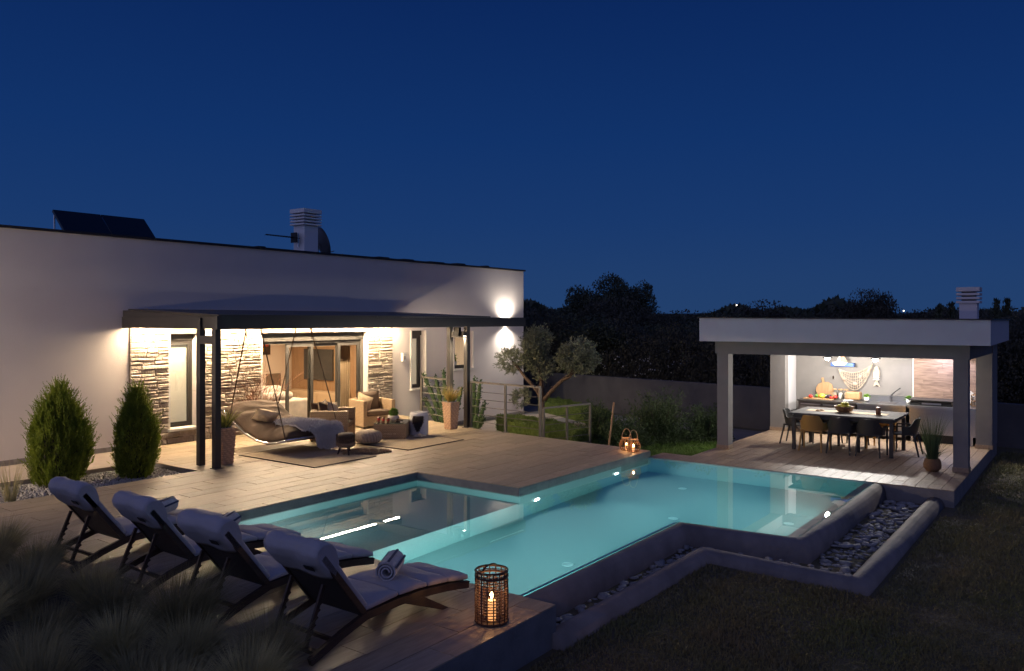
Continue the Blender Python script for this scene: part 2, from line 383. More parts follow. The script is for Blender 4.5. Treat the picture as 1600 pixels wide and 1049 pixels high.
def dup(root, loc, rz=None, label=None, scale=None):
    r = root.copy(); COL.objects.link(r); r.location = loc
    if rz is not None: r.rotation_euler = (0, 0, rz)
    if scale is not None: r.scale = scale if isinstance(scale, tuple) else (scale,)*3
    if label: r['label'] = label
    for ch in root.children:
        c = ch.copy(); COL.objects.link(c); c.parent = r
        for g in ch.children:
            d = g.copy(); COL.objects.link(d); d.parent = c
    return r
def np_mesh(name, V, F, material):
    me = bpy.data.meshes.new(name); V = np.asarray(V, np.float32); F = np.asarray(F, np.int32)
    me.vertices.add(len(V)); me.vertices.foreach_set('co', V.ravel())
    k = F.shape[1]; me.loops.add(F.size); me.loops.foreach_set('vertex_index', F.ravel())
    me.polygons.add(len(F)); me.polygons.foreach_set('loop_start', np.arange(0, F.size, k, dtype=np.int32))
    me.polygons.foreach_set('loop_total', np.full(len(F), k, np.int32)); me.update(calc_edges=True); me.validate()
    me.materials.append(material); return me
def unit(a): return a / np.maximum(1e-9, np.linalg.norm(a, axis=1, keepdims=True))
def leaf_mesh(name, P, D, L, W, material):
    """one lozenge leaf per point P along direction D"""
    n = len(P); D = unit(D); S = unit(np.cross(D, nr.normal(size=(n, 3))))
    L = np.broadcast_to(L, (n,))[:, None]; W = np.broadcast_to(W, (n,))[:, None]
    V = np.stack([P, P + D*L*0.45 + S*W*0.5, P + D*L, P + D*L*0.45 - S*W*0.5], 1).reshape(-1, 3)
    return np_mesh(name, V, np.arange(4*n).reshape(n, 4), material)
def blade_mesh(name, P, D, L, W, bend, material, seg=4):
    """curved tapering grass blades: start P, direction D, drooping by bend"""
    n = len(P); D = unit(D); H = D.copy(); H[:, 2] = 0; H = unit(H + 1e-6)
    S = unit(np.cross(D, np.array([0, 0, 1.0])) + nr.normal(size=(n, 3))*0.25)
    L = np.broadcast_to(L, (n,))[:, None]; W = np.broadcast_to(W, (n,))[:, None]; bend = np.broadcast_to(bend, (n,))[:, None]
    V = []
    for i in range(seg + 1):
        t = i / seg
        C = P + D*L*t + (H*0.6 - np.array([0, 0, 1.0])*0.55) * bend * L * t**2.2
        w = W * (1 - 0.93*t**1.5) * 0.5
        V += [C - S*w, C + S*w]
    V = np.stack(V, 1); m = 2*(seg+1); base = (np.arange(n)*m)[:, None]
    F = np.concatenate([base + np.array([2*i, 2*i+1, 2*i+3, 2*i+2]) for i in range(seg)], 0)
    return np_mesh(name, V.reshape(-1, 3), F, material)
def light(name, kind, loc, power, col=(1, 1, 1), size=0.05, rot=None, spot=None, blend=0.6, parent=None, aim=None):
    d = bpy.data.lights.new(name, kind); d.energy = power; d.color = col
    if kind == 'AREA': d.shape = 'DISK'; d.size = size
    else: d.shadow_soft_size = size
    if kind == 'SPOT': d.spot_size = R(spot); d.spot_blend = blend
    o = bpy.data.objects.new(name, d); COL.objects.link(o)
    if aim is not None: o.rotation_euler = (Vector(aim) - Vector(loc)).to_track_quat('-Z', 'Y').to_euler()
    elif rot is not None: o.rotation_euler = rot
    if parent is not None: o.parent = parent; o.location = Vector(loc) - WL.get(parent.name, Vector((0,0,0)))
    else: o.location = loc
    return o
def clip_poly(poly, x0, x1, y0, y1):
    def cut(p, f, inter):
        out = []
        for i in range(len(p)):
            a, b = p[i-1], p[i]
            if f(b):
                if not f(a): out.append(inter(a, b))
                out.append(b)
            elif f(a): out.append(inter(a, b))
        return out
    def ix(x): return lambda a, b: (x, a[1] + (b[1]-a[1])*(x-a[0])/(b[0]-a[0]))
    def iy(y): return lambda a, b: (a[0] + (b[0]-a[0])*(y-a[1])/(b[1]-a[1]), y)
    for f, i in ((lambda q: q[0] >= x0, ix(x0)), (lambda q: q[0] <= x1, ix(x1)), (lambda q: q[1] >= y0, iy(y0)), (lambda q: q[1] <= y1, iy(y1))):
        poly = cut(poly, f, i)
        if len(poly) < 3: return []
    return poly
def area(p): return abs(sum(p[i-1][0]*p[i][1] - p[i][0]*p[i-1][1] for i in range(len(p))))/2
VD = (math.cos(R(36.4)), math.sin(R(36.4)))
def depth(x, y): return x*VD[0] + y*VD[1]
def screen(x, y, z):
    d = depth(x, y); return 0.5 + (x*VD[1] - y*VD[0])/d*1250/1600, (500.5 + 1250*(2.7 - z)/d)/1049

# ---------------------------------------------------------------- ground
GZ = -0.62
def ring_sheet(xs, ys, hole, z):
    mb = MB()
    for i in range(len(xs)-1):
        for j in range(len(ys)-1):
            if hole(i, j): continue
            mb.add([(xs[i],ys[j],z),(xs[i+1],ys[j],z),(xs[i+1],ys[j+1],z),(xs[i],ys[j+1],z)], [(0,1,2,3)])
    return mb
FGZ = -0.40      # the front lawn lies a little higher than the ground behind the terrace
lw = ring_sheet([-300,6.3,10.3,15.0,500], [-300,3.1,4.6], lambda i,j: i == 2 and j == 1, FGZ)
o2 = ring_sheet([-300,6.3,10.3,15.0,500], [4.6,9.9,500], lambda i,j: i in (1,2) and j == 0, GZ); lw.add(o2.v, o2.f)
for a, b in ((-300,6.3),(15.0,500)): lw.add([(a,4.6,GZ),(b,4.6,GZ),(b,4.6,FGZ),(a,4.6,FGZ)], [(0,1,2,3)])
struct('lawn', lw, M['lawn'])
struct('driveway', MB().prism([(19.6,1.0),(21.9,0.0),(25.3,17.0),(26.6,23.5),(23.4,23.5),(20.9,6.6)], GZ-0.1, GZ+0.006), M['drive'])
struct('footpath', MB().prism([(16.6,15.9),(17.9,13.6),(20.2,14.9),(24.6,14.6),(24.9,15.6),(22.9,16.1),(22.9,16.355)], GZ-0.1, GZ+0.012), M['walk'])

# ---------------------------------------------------------------- terrace
edge_x = lambda y: 15.03 + 0.089*(y-7.53) if y < 12.8 else 15.5 + 0.295*(y-12.8)
TERR = [[(4.0,4.17),(6.36,4.17),(6.36,10.9),(4.0,10.9)], [(2.0,10.9),(6.36,10.9),(6.36,13.05),(2.0,13.05)],
        [(6.36,9.80),(10.45,9.80),(10.45,13.05),(6.36,13.05)],
        [(10.45,7.56),(15.03,7.53),(15.5,12.8),(16.55,16.33),(10.45,16.33)],
        [(8.2,13.05),(10.45,13.05),(10.45,16.33),(8.2,16.33)]]
tb = MB()
for p in TERR: tb.prism(p, -0.70, -0.011)
terrace = struct('terrace', tb, M['concrete'])
walk = struct('house_walkway', MB().prism([(-2.0,14.7),(8.2,14.7),(8.2,16.34),(-2.0,16.34)], -0.7, 0.0), M['walk'])

def lay_tiles(parent, polys, x_orig, y_orig, lx, ly, top, th, material, gap=0.008, shift=0.5, limit=300, name='tile'):
    full = MB().box(-lx/2+gap/2, lx/2-gap/2, -ly/2+gap/2, ly/2-gap/2, -th, 0).mesh(name, material)
    jobs = []
    for poly in polys:
        xs = [p[0] for p in poly]; ys = [p[1] for p in poly]
        for j in range(math.floor((min(ys)-y_orig)/ly)-1, math.ceil((max(ys)-y_orig)/ly)+1):
            off = (j % 3) * lx/3 if shift else 0
            for i in range(math.floor((min(xs)-x_orig-off)/lx)-1, math.ceil((max(xs)-x_orig-off)/lx)+2):
                cx, cy_ = x_orig + off + (i+.5)*lx, y_orig + (j+.5)*ly
                q = clip_poly(poly, cx-lx/2+gap/2, cx+lx/2-gap/2, cy_-ly/2+gap/2, cy_+ly/2-gap/2)
                if len(q) < 3 or area(q) < 0.004: continue
                u, v = screen(cx, cy_, 0); d = depth(cx, cy_)
                vis = (-0.05 < u < 1.05 and v < 1.08 and d > 0)
                jobs.append((area(q)/d**3 if vis else 0, cx, cy_, q))
    jobs.sort(key=lambda t: -t[0]); rest = MB()
    for k, (s, cx, cy_, q) in enumerate(jobs):
        dz = rnd.uniform(-0.0015, 0.0015)
        if k < limit and s > 0:
            if abs(area(q) - (lx-gap)*(ly-gap)) < 1e-5: me = full
            else: me = MB().prism([(x-cx, y-cy_) for x, y in q], -th, 0).mesh(name, material)
            o = bpy.data.objects.new(name, me); COL.objects.link(o); o.parent = parent
            o.location = (cx, cy_, top + dz); o.rotation_euler = (rnd.uniform(-.0008,.0008), rnd.uniform(-.0008,.0008), 0)
        else: rest.prism(q, top-th, top+dz)
    if rest.v: ob(name, rest, material, parent, world=False, kind='stuff')
lay_tiles(terrace, TERR, 0.1, 4.17, 1.2, 0.305, 0.0, 0.02, M['tile'])

# planting beds
struct('gravel_bed', MB().prism([(-2,13.05),(8.2,13.05),(8.2,14.7),(-2,14.7)], -0.6, -0.10), M['soil'])
struct('grass_bed', MB().prism([(-3,2.2),(4.0,2.2),(4.0,10.9),(2.0,10.9),(2.0,13.05),(-3,13.05)], -0.7, -0.03), M['soil'])
gm = [MB().sphere((0,0,0), 1, 6, 4, (1, .75, .6)).mesh('gravel_stone', M['gravel'])]
gv = []; gf = []
bs = MB().sphere((0,0,0), 1, 5, 3, (1,.8,.6)); bv = np.array(bs.v)
nG = 5200
gp = np.stack([nr.uniform(3.2,8.17,nG), nr.uniform(13.07,14.68,nG), np.full(nG,-0.095)+nr.uniform(0,.02,nG)],1)
gs = nr.uniform(.014,.032,nG); ga = nr.uniform(0,6.28,nG)
ca, sa = np.cos(ga), np.sin(ga)
vx = bv[None,:,0]*ca[:,None]-bv[None,:,1]*sa[:,None]; vy = bv[None,:,0]*sa[:,None]+bv[None,:,1]*ca[:,None]
V = np.stack([vx, vy, np.broadcast_to(bv[None,:,2], vx.shape)],2)*gs[:,None,None]+gp[:,None,:]
F = np.array([f for f in bs.f if len(f) == 4]); F = (F[None]+ (np.arange(nG)*len(bv))[:,None,None]).reshape(-1,4)
ob('gravel', np_mesh('gravel', V.reshape(-1,3), F, M['gravel']), None, kind='stuff')

# ---------------------------------------------------------------- pool
WZ = -0.14; FZ = -1.5
LOOP = [(6.36,4.81),(10.48,4.81),(10.63,3.22),(14.93,3.22),(14.93,7.54),(10.45,7.56),(10.45,9.80),(6.36,9.80)]
pool = struct('pool', MB().prism(LOOP, FZ-0.06, FZ), M['pooltile'])
LOOPW = [(6.366,4.81),(10.48,4.81),(10.63,3.22),(14.93,3.22),(14.93,7.533),(10.444,7.553),(10.444,9.794),(6.366,9.794)]   # the mosaic skin stands 6 mm inside the terrace slab
pw = MB()
for i in range(len(LOOP)):
    (xa, ya), (xb, yb) = LOOPW[i], LOOPW[(i+1) % len(LOOPW)]
    top = -0.17 if i in (0,1,2) else (-0.122 if i == 3 else -0.02)
    pw.add([(xa,ya,FZ-.02),(xb,yb,FZ-.02),(xb,yb,top),(xa,ya,top)], [(0,1,2,3)])
ob('pool_wall', pw, M['pooltile'], pool, world=False)
ob('shallow_shelf', MB().prism([(6.367,7.56),(10.443,7.56),(10.443,9.793),(6.367,9.793)], FZ-.01, -0.62), M['pooltile'], pool, world=False)
cp = MB()   # grey band of the coping above the water
for a, b in (((10.45,7.56),(15.03,7.53)), ((10.45,9.80),(10.45,7.56)), ((6.36,9.80),(10.45,9.80)), ((6.36,4.81),(6.36,9.80))):
    d = (Vector(b)-Vector(a)).normalized(); nrm = Vector((d.y,-d.x))*0.012
    cp.prism([a, b, (b[0]+nrm.x,b[1]+nrm.y), (a[0]+nrm.x,a[1]+nrm.y)], -0.19, -0.012)
ob('coping_band', cp, M['concrete'], pool, world=False)
for x, y in ((9.05,5.75),(11.9,5.55),(12.65,3.95),(13.9,6.3),(7.3,5.9)):
    ob('floor_inlet', MB().lathe([(.08,0),(.08,.012),(.065,.02),(.055,.012),(.03,.012),(.0,.02)], 16, (x,y,FZ)), M['white'], pool, world=False)
wm = bpy.data.materials.new('pool_water'); wm.use_nodes = True
n_, l_ = wm.node_tree.nodes, wm.node_tree.links; n_.clear()
o_ = n_.new('ShaderNodeOutputMaterial'); g_ = n_.new('ShaderNodeBsdfGlass'); g_.inputs['IOR'].default_value = 1.333
g_.inputs['Roughness'].default_value = 0.0
tc_ = n_.new('ShaderNodeTexCoord'); ns_ = n_.new('ShaderNodeTexNoise'); ns_.inputs['Scale'].default_value = 1.6; ns_.inputs['Detail'].default_value = 2
bp_ = n_.new('ShaderNodeBump'); bp_.inputs['Strength'].default_value = 0.005; bp_.inputs['Distance'].default_value = 0.02
l_.new(tc_.outputs['Object'], ns_.inputs[0]); l_.new(ns_.outputs['Fac'], bp_.inputs['Height']); l_.new(bp_.outputs[0], g_.inputs['Normal'])
va_ = n_.new('ShaderNodeVolumeAbsorption'); va_.inputs[0].default_value = (0.34, 0.84, 0.875, 1); va_.inputs[1].default_value = 0.36
l_.new(g_.outputs[0], o_.inputs['Surface']); l_.new(va_.outputs[0], o_.inputs['Volume'])
WLOOP = [(6.35,4.80),(10.475,4.80),(10.622,3.21),(14.94,3.21),(14.94,7.55),(10.46,7.57),(10.46,9.81),(6.35,9.81)]
struct('pool_water', MB().prism(WLOOP, FZ-0.03, WZ), wm)

def pool_lamp(x, y, z, nx, ny, power, label):
    t = thing('pool_lamp', label, 'pool lamp', (x, y, z), 0, 'underwater lamps in the pool walls')
    t.rotation_euler = (0, 0, math.atan2(ny, nx) + math.pi/2)     # local -Y looks into the pool
    rim = MB(); rim.tube([(.10*math.cos(a*.393), -.02, .10*math.sin(a*.393)) for a in range(16)], .016, 6, closed=True)
    ob('rim', rim, M['white'], t, world=False)
    lens = MB().lathe([(0.0,.02),(.06,.018),(.085,.01),(.09,0)], 16); lens.v = [(v[0], -v[2]-.004, v[1]) for v in lens.v]
    ob('lens', lens, M['poolglow'], t, world=False)
    light('pool_lamp_light', 'SPOT', (x + nx*.05, y + ny*.05, z), power*8.0, (0.84, 1.0, 0.97), .06, spot=150, blend=1.0, aim=(x + nx*3, y + ny*3, z - (.75 if z < -.5 else .15)))
pool_lamp(10.90, 7.549, -0.68, 0, -1, 40, 'bright round lamp under water just right of the terrace corner')
pool_lamp(13.58, 7.535, -0.68, 0, -1, 40, 'bright round lamp under water nearest the two candle baskets')
pool_lamp(8.6, 4.815, -0.42, 0, 1, 44, 'round lamp under water in the near wall by the tall wicker lantern')
pool_lamp(6.365, 6.2, -0.68, 1, 0, 46, 'round lamp under water in the wall beside the loungers')
pool_lamp(6.368, 9.0, -0.40, 1, 0, 26, 'round lamp under water at the shallow end beside the far loungers')
pool_lamp(12.8, 3.225, -0.68, 0, 1, 30, 'round lamp under water in the wall beside the broad pebble channel')

# overflow wall, pebble channel and outer kerb
WP = [(6.37,4.81),(10.48,4.81),(10.63,3.22),(14.93,3.22)]
prof = [(0.001,-1.5),(0.001,-.19),(.012,-.152),(.04,-.134),(.09,-.130),(.14,-.142),(.185,-.175),(.215,-.24),(.235,-.36),(.255,-.75),(.2,-1.5)]
ob('overflow_ledge', MB().sweep([(.0005,-.4),(.0005,-.168),(-.12,-.172),(-.12,-.4)], [(10.63,3.22),(14.928,3.22)]).sweep([(.0005,-.3),(.0005,-.168),(-.045,-.172),(-.045,-.3)], [(6.37,4.81),(10.44,4.81)]), M['pooltile'], pool, world=False)
struct('overflow_wall', MB().sweep(prof, WP), M['poolwall'], smooth=True)
kp = [(-.15,-.85),(-.145,-.40),(-.12,-.315),(-.06,-.265),(0,-.25),(.06,-.262),(.12,-.305),(.15,-.37),(.175,-.85)]
struct('kerb', MB().sweep(kp, [(6.3,4.20),(9.85,4.17),(9.75,2.25),(14.95,2.25)]), M['poolwall'], smooth=True)
pbed = struct('pebble_bed', MB().prism([(6.3,4.7),(10.55,4.7),(10.7,3.1),(14.95,3.1),(14.95,2.25),(9.75,2.25),(9.85,4.17),(6.3,4.2)], -.7, -.475), M['soil'])
pm = []
for k in range(5):
    bm = bmesh.new(); bmesh.ops.create_icosphere(bm, subdivisions=1, radius=1)
    for v in bm.verts:
        v.co = Vector((v.co.x, v.co.y*rnd.uniform(.55,.95), v.co.z*.42)) * rnd.uniform(.82,1.18)
    me = bpy.data.meshes.new('pebble'); bm.to_mesh(me); bm.free(); me.materials.append(M['pebble']); me.shade_smooth(); pm.append(me)
def chan():
    r = rnd.random()
    if r < .66: return rnd.uniform(9.98,14.85), rnd.uniform(2.43,2.94)
    if r < .72: return rnd.uniform(9.98,10.30), rnd.uniform(2.45,4.3)
    return rnd.uniform(6.45,10.2), rnd.uniform(4.36,4.53)
pts = []; tries = 0
while len(pts) < 300 and tries < 20000:
    tries += 1; x, y = chan(); s = rnd.choice([.04,.05,.06,.075,.09,.105])*rnd.uniform(.9,1.1)
    if all((x-a)**2+(y-b)**2 > (.62*(s+c))**2 for a, b, c in pts): pts.append((x, y, s))
for x, y, s in pts:
    o = bpy.data.objects.new('pebble', rnd.choice(pm)); COL.objects.link(o); o.parent = pbed
    o.location = (x, y, -.40 + rnd.uniform(-.012,.03)); o.scale = (s*rnd.uniform(.8,1.2), s*rnd.uniform(.8,1.2), s*rnd.uniform(.6,.95)); o.rotation_euler = (rnd.uniform(-.3,.3), rnd.uniform(-.3,.3), rnd.uniform(0,6.28))
under = MB(); ico = pm[0]
for k in range(1700):
    x, y = chan(); s = rnd.uniform(.05,.085); a = rnd.uniform(0,6.28)
    m_ = Matrix.Rotation(a,3,'Z')
    under.add([(m_ @ v.co)*s + Vector((x,y,-.445+rnd.uniform(-.015,.02))) for v in ico.vertices], [tuple(p.vertices) for p in ico.polygons])
ob('pebble', under, M['pebble'], pbed, world=False, kind='stuff', smooth=True)

# ---------------------------------------------------------------- pavilion deck
DZ = -0.12
DECK = [[(14.945,1.96),(15.6,1.96),(15.6,7.52),(14.945,7.52)], [(15.6,1.96),(21.6,1.96),(21.6,6.87),(15.6,6.87)]]
dk = MB()
for p in DECK: dk.prism(p, -.72, DZ-.011)
deck = struct('pavilion_deck', dk, M['concrete'])
lay_tiles(deck, DECK, 14.95, 1.96, 1.2, 0.2, DZ, .02, M['tile2'])

# ---------------------------------------------------------------- house
house = thing('house', 'long white flat roofed villa with stone clad entrance and wide glass doors', 'house', (16, 16.36, 0))
FY = 16.36; FT = 0.30
OPEN = [(9.60,10.27,.33,2.40), (11.97,15.40,0.0,2.38), (17.18,17.79,.68,2.39), (19.10,20.03,1.16,2.35)]
def wall_open(x0, x1, z0, z1, ops, y0, y1):
    mb = MB(); x = x0
    for a, b, c, d in sorted(ops):
        mb.box(x, a, y0, y1, z0, z1)
        if c > z0: mb.box(a, b, y0, y1, z0, c)
        mb.box(a, b, y0, y1, d, z1); x = b
    return mb.box(x, x1, y0, y1, z0, z1)
fw = wall_open(-3.0, 22.87, -.62, 4.41, OPEN, FY, FY+FT)
fw.box(22.57, 22.87, FY+FT, 26, -.62, 4.41); fw.box(-3, -2.7, FY+FT, 26, -.62, 4.41); fw.box(-2.7, 22.57, 25.7, 26, -.62, 4.41)
ob('wall', fw, M['plaster'], house)
ob('roof', MB().box(-2.7, 22.57, FY+FT, 25.7, 4.0, 4.2), M['roof'], house)
cb = MB()
cb.box(-3.05, 22.93, FY-.05, FY+FT+.03, 4.412, 4.462); cb.box(22.55, 22.93, FY+FT+.03, 26.05, 4.412, 4.462)
ob('parapet_cap', cb, M['cap'], house)
for i in range(9):   # laps of the membrane showing on the parapet
    x = rnd.uniform(3, 22); ob('cap_joint', MB().box(x, x+rnd.uniform(.1,.7), FY-.045, FY+.2, 4.463, 4.463+rnd.uniform(.015,.04)), M['cap'], house)
ob('skirting', MB().box(-2.9, 8.66, FY-.025, FY-.001, 0.002, .10), M['skirt'], house)
ob('skirting', MB().box(16.6, 22.87, FY-.025, FY-.001, GZ+.014, GZ+.13), M['skirt'], house)

# stone cladding: mortar panel with single stones proud of it
clad = ob('mortar_panel', MB().box(8.70, 9.598, FY-.03, FY-.001, 0.002, 2.62).box(10.272, 11.968, FY-.03, FY-.001, 0.002, 2.62)
          .box(9.598, 10.272, FY-.03, FY-.001, 0.002, .27).box(9.598, 10.272, FY-.03, FY-.001, 2.402, 2.62)
          .box(11.968, 15.402, FY-.03, FY-.001, 2.382, 2.62).box(15.402, 16.39, FY-.03, FY-.001, 0.002, 2.62), M['mortar'], house)
def stone(x0, x1, z0, z1):
    d = rnd.uniform(.016,.034); c = min(.014, (x1-x0)*.2, (z1-z0)*.24); j = lambda a: rnd.uniform(-a, a)
    cx, cz = (x0+x1)/2, (z0+z1)/2; hx, hz = (x1-x0)/2, (z1-z0)/2
    sk = rnd.uniform(-.18,.18)*hz
    def ringp(ax, az, y, jit):
        P = [(-ax,-az),(0,-az),(ax,-az),(ax,az),(0,az),(-ax,az)]
        return [(px + j(jit), y, pz + sk*px/hx + j(jit)) for px, pz in P]
    A = ringp(hx, hz, .03, .006); B = ringp(hx, hz, -d*.45, .010); Cc = [(p[0], -d + j(.007), p[2]) for p in ringp(hx-c, hz-c, 0, .012)]
    vs = A + B + Cc + [(j(hx*.3), -d - rnd.uniform(-.004,.008), j(hz*.2))]
    fs = []
    for i in range(6):
        k = (i+1) % 6
        fs += [(i,k,6+k,6+i), (6+i,6+k,12+k,12+i), (12+i,12+k,18)]
    mb = MB(); mb.add(vs, fs)
    me = mb.mesh('stone', M['stone'])
    o = bpy.data.objects.new('stone', me); COL.objects.link(o); o.parent = clad
    o.location = Vector((cx, FY-.03, cz)) - WL[clad.name]
blocked = [(9.57,10.30,.26,2.43), (11.95,15.42,-.1,2.385)]
g = .0045
def lay(x0, x1, z0, z1, low=False):
    """fill one patch of the band with one to three layers of split stones"""
    h = z1 - z0; k = 1 if (low or h < .085) else rnd.choice([1,2,2] if h < .15 else [2,2,3])
    cuts = [z0] + sorted(z0 + h*((i+1)/k + rnd.uniform(-.12,.12)/k) for i in range(k-1)) + [z1]
    for a, b in zip(cuts, cuts[1:]):
        n = rnd.choice([1,1,2]) if x1-x0 > .3 else 1
        if low: n = 1
        xs = [x0] + sorted(x0 + (x1-x0)*((i+1)/n + rnd.uniform(-.2,.2)/n) for i in range(n-1)) + [x1]
        for u, v in zip(xs, xs[1:]): stone(u+g, v-g, a+g, b-g)
z = 0.004
while z < 2.60:
    low = z < .25
    h = rnd.uniform(.12,.15) if low else rnd.uniform(.10,.21)
    if .10 < z < .262 and z + h > .19: h = .262 - z
    if z + h > 2.30 and z < 2.36: h = 2.385 - z
    if z + h > 2.52: h = 2.605 - z
    ivs = [(8.705, 16.385)]
    for a, b, c, d in blocked:
        if z + h > c + .01 and z < d - .02:
            ivs = [q for u, v in ivs for q in ((u, min(v, a)), (max(u, b), v)) if q[1] - q[0] > .03]
    for u, v in ivs:
        x = u
        while x < v - .01:
            w = rnd.choice([.13,.42,.5,.6]) if low else rnd.uniform(.22,.62)
            if v - x - w < .14: w = v - x
            lay(x, x+w, z, z+h, low); x += w
    z += h

# windows and doors
def frame_rect(mb, x0, x1, z0, z1, y0, y1, w, wb=None):
    wb = wb or w
    mb.box(x0, x0+w, y0, y1, z0, z1); mb.box(x1-w, x1, y0, y1, z0, z1)
    mb.box(x0+w, x1-w, y0, y1, z0, z0+wb); mb.box(x0+w, x1-w, y0, y1, z1-w, z1); return mb
def window(x0, x1, z0, z1, blind=True, box=True):
    yf = FY + .20; top = z1 - (.14 if box else 0)
    w = ob('window', frame_rect(MB(), x0+.002, x1-.002, z0+.002, top-.002, yf, yf+.07, .055), M['frame'], house)
    ob('sash', frame_rect(MB(), x0+.058, x1-.058, z0+.058, top-.058, yf+.012, yf+.058, .045), M['frame'], w)
    ob('pane', MB().box(x0+.10, x1-.10, yf+.03, yf+.036, z0+.10, top-.10), M['pane'], w)
    if box: ob('shutter_box', MB().box(x0+.002, x1-.002, yf-.05, yf+.09, top, z1-.002).box(x0+.004, x1-.004, yf-.056, yf-.05, top+.03, top+.05), M['frame'], w)
    ob('sill', MB().box(x0-.06, x1+.06, FY-.11, yf-.002, z0-.06, z0-.001), M['sill'], w, bevel=.006)
    rv = MB().box(x1-.0015, x1+.045, FY-.045, FY-.0005, z0, z1+.0).box(x0-.045, x0+.0015, FY-.045, FY-.0005, z0, z1)
    ob('reveal_trim', rv, M['sill'], w)
    if blind:
        bl = MB(); k = 11
        bl.box(x0+.06, x1-.06, yf+.10, yf+.112, z0+.05, top-.03)
        ob('blind', bl, M['blind'], w)
    return w
window(*OPEN[0]); window(*OPEN[2]); w3 = window(*OPEN[3], blind=False, box=False)
# glazed terrace door
x0, x1, z0, z1 = OPEN[1]; yf = FY + .17; top = 2.17
door = ob('terrace_door', frame_rect(MB(), x0+.002, x1-.002, .002, top, yf, yf+.13, .07, .03), M['frame'], house)
ob('shutter_box', MB().box(x0+.002, x1-.002, yf-.06, yf+.14, top+.001, z1-.002).box(x0+.002, x1-.05, yf-.066, yf-.06, top+.05, top+.07).box(x0+.002, x1-.05, yf-.066, yf-.06, top+.12, top+.14), M['frame'], door)
for a, b, dy in ((12.86,13.72,.02), (13.60,14.62,.07), (14.55,15.33,.02)):
    s = ob('sash', frame_rect(MB(), a, b, .034, top-.071, yf+dy, yf+dy+.045, .085), M['frame'], door)
    ob('pane', MB().box(a+.085, b-.085, yf+dy+.02, yf+dy+.026, .119, top-.156), M['pane'], s)
    if dy == .07: ob('handle', MB().box(b-.06, b-.03, yf+dy-.03, yf+dy-.001, .95, 1.25), M['chrome'], s, bevel=.005)
ob('guide_rail', MB().box(15.33, 15.398, yf-.05, yf-.001, .002, top).box(11.972, 12.04, yf-.05, yf-.001, .002, top), M['rail'], door)
ob('reveal_trim', MB().box(15.3985, 15.445, FY-.05, FY-.0005, .003, z1).box(11.925, 11.9715, FY-.05, FY-.0005, .003, z1), M['sill'], door)
# interior shell of the living room and the kitchen
room = MB(); Y0 = FY + FT
room.box(8.75, 16.6, 21.0, 21.2, -.02, 2.55); room.box(8.55, 8.75, Y0+.001, 21.2, -.02, 2.55)
room.box(8.75, 16.6, Y0+.001, 21.0, 2.55, 2.7)
room.box(17.0, 17.1, Y0+.001, 20.2, -.02, 2.7); room.box(21.6, 21.7, Y0+.001, 20.2, -.02, 2.7); room.box(17.1, 21.6, 20.1, 20.2, -.02, 2.7); room.box(17.1, 21.6, Y0+.001, 20.1, 2.55, 2.7)
ob('room_wall', room, M['plaster_in'], house)
ob('room_floor', MB().box(8.75, 16.6, FY+.31, 21.0, -.04, .001).box(17.1, 21.6, FY+.31, 20.1, -.04, .001), M['walk'], house)
ww = ob('wood_wall', MB().box(16.52, 16.6, Y0+.001, 21.0, 0.002, 2.549), M['woodwall'], house)
for i in range(14):
    y = Y0 + .01 + i*.305
    ob('panel', MB().box(16.50, 16.519, y+.004, min(y+.301, 20.99), .01, 2.54), M['woodwall'], ww)
light('living_room_light', 'AREA', (14.4, 18.6, 2.5), 170, (1.0, .74, .46), 1.2, rot=(0,0,0))
light('kitchen_light', 'AREA', (19.6, 18.2, 2.5), 60, (1.0, .86, .66), .6, rot=(0,0,0))
light('bedroom_light', 'POINT', (9.3, 18.6, 1.9), 60, (1.0, .8, .55), .2)

# inside the living room
t = thing('sofa', 'white fabric sofa seen through the open terrace door', 'sofa', (13.4, 18.0, 0))
ob('base', MB().box(12.75, 14.1, 17.25, 19.2, .03, .42), M['sofa'], t, bevel=.04)
ob('armrest', MB().box(12.74, 14.12, 16.98, 17.24, .03, .62), M['sofa'], t, bevel=.06)
ob('backrest', MB().box(12.55, 12.85, 17.26, 19.2, .43, .80), M['sofa'], t, bevel=.07)
ob('cushion', MB().box(12.86, 14.08, 17.28, 18.2, .43, .60), M['sofa'], t, bevel=.06)
ob('cushion', MB().box(12.62, 13.5, 17.05, 17.32, .63, .84), M['sofa'], t, bevel=.08)
ob('cushion', MB().box(12.62, 13.4, 17.35, 17.7, .66, .98), M['sofa'], t, bevel=.09)
t = thing('television', 'dark flat television on the oak wall behind the glass door', 'television', (16.45, 19.6, 1.3))
ob('screen', MB().box(16.44, 16.499, 18.95, 20.30, .84, 1.80), M['tv'], t, bevel=.006)
t = thing('sideboard', 'long pale sideboard under the television inside the house', 'sideboard', (16.2, 19.4, 0))
ob('body', MB().box(15.95, 16.49, 18.2, 20.8, .12, .52), M['curtain'], t, bevel=.01)
for i in range(3): ob('drawer', MB().box(15.93, 15.949, 18.23+i*.86, 19.05+i*.86, .15, .49), M['curtain'], t, bevel=.006)
t = thing('dining_chair', 'brown leather high back chair behind the white sofa indoors', 'chair', (15.3, 20.0, 0))
ob('seat', MB().box(14.95, 15.5, 19.75, 20.25, .40, .50), M['taupe'], t, bevel=.03)
ob('backrest', MB().box(15.0, 15.5, 20.2, 20.28, .5, 1.08), M['taupe'], t, bevel=.02)
for a, b in ((15.0,19.8),(15.45,19.8),(15.0,20.22),(15.45,20.22)): ob('leg', MB().box(a-.02,a+.02,b-.02,b+.02,0.002,.4), M['darkwood'], t)
t = thing('picture', 'small dark picture with yellow and red patches on the indoor wall', 'picture', (15.45, 20.98, 1.85))
ob('canvas', MB().box(15.1, 15.68, 20.96, 20.999, 1.62, 2.06), M['darkwood'], t)
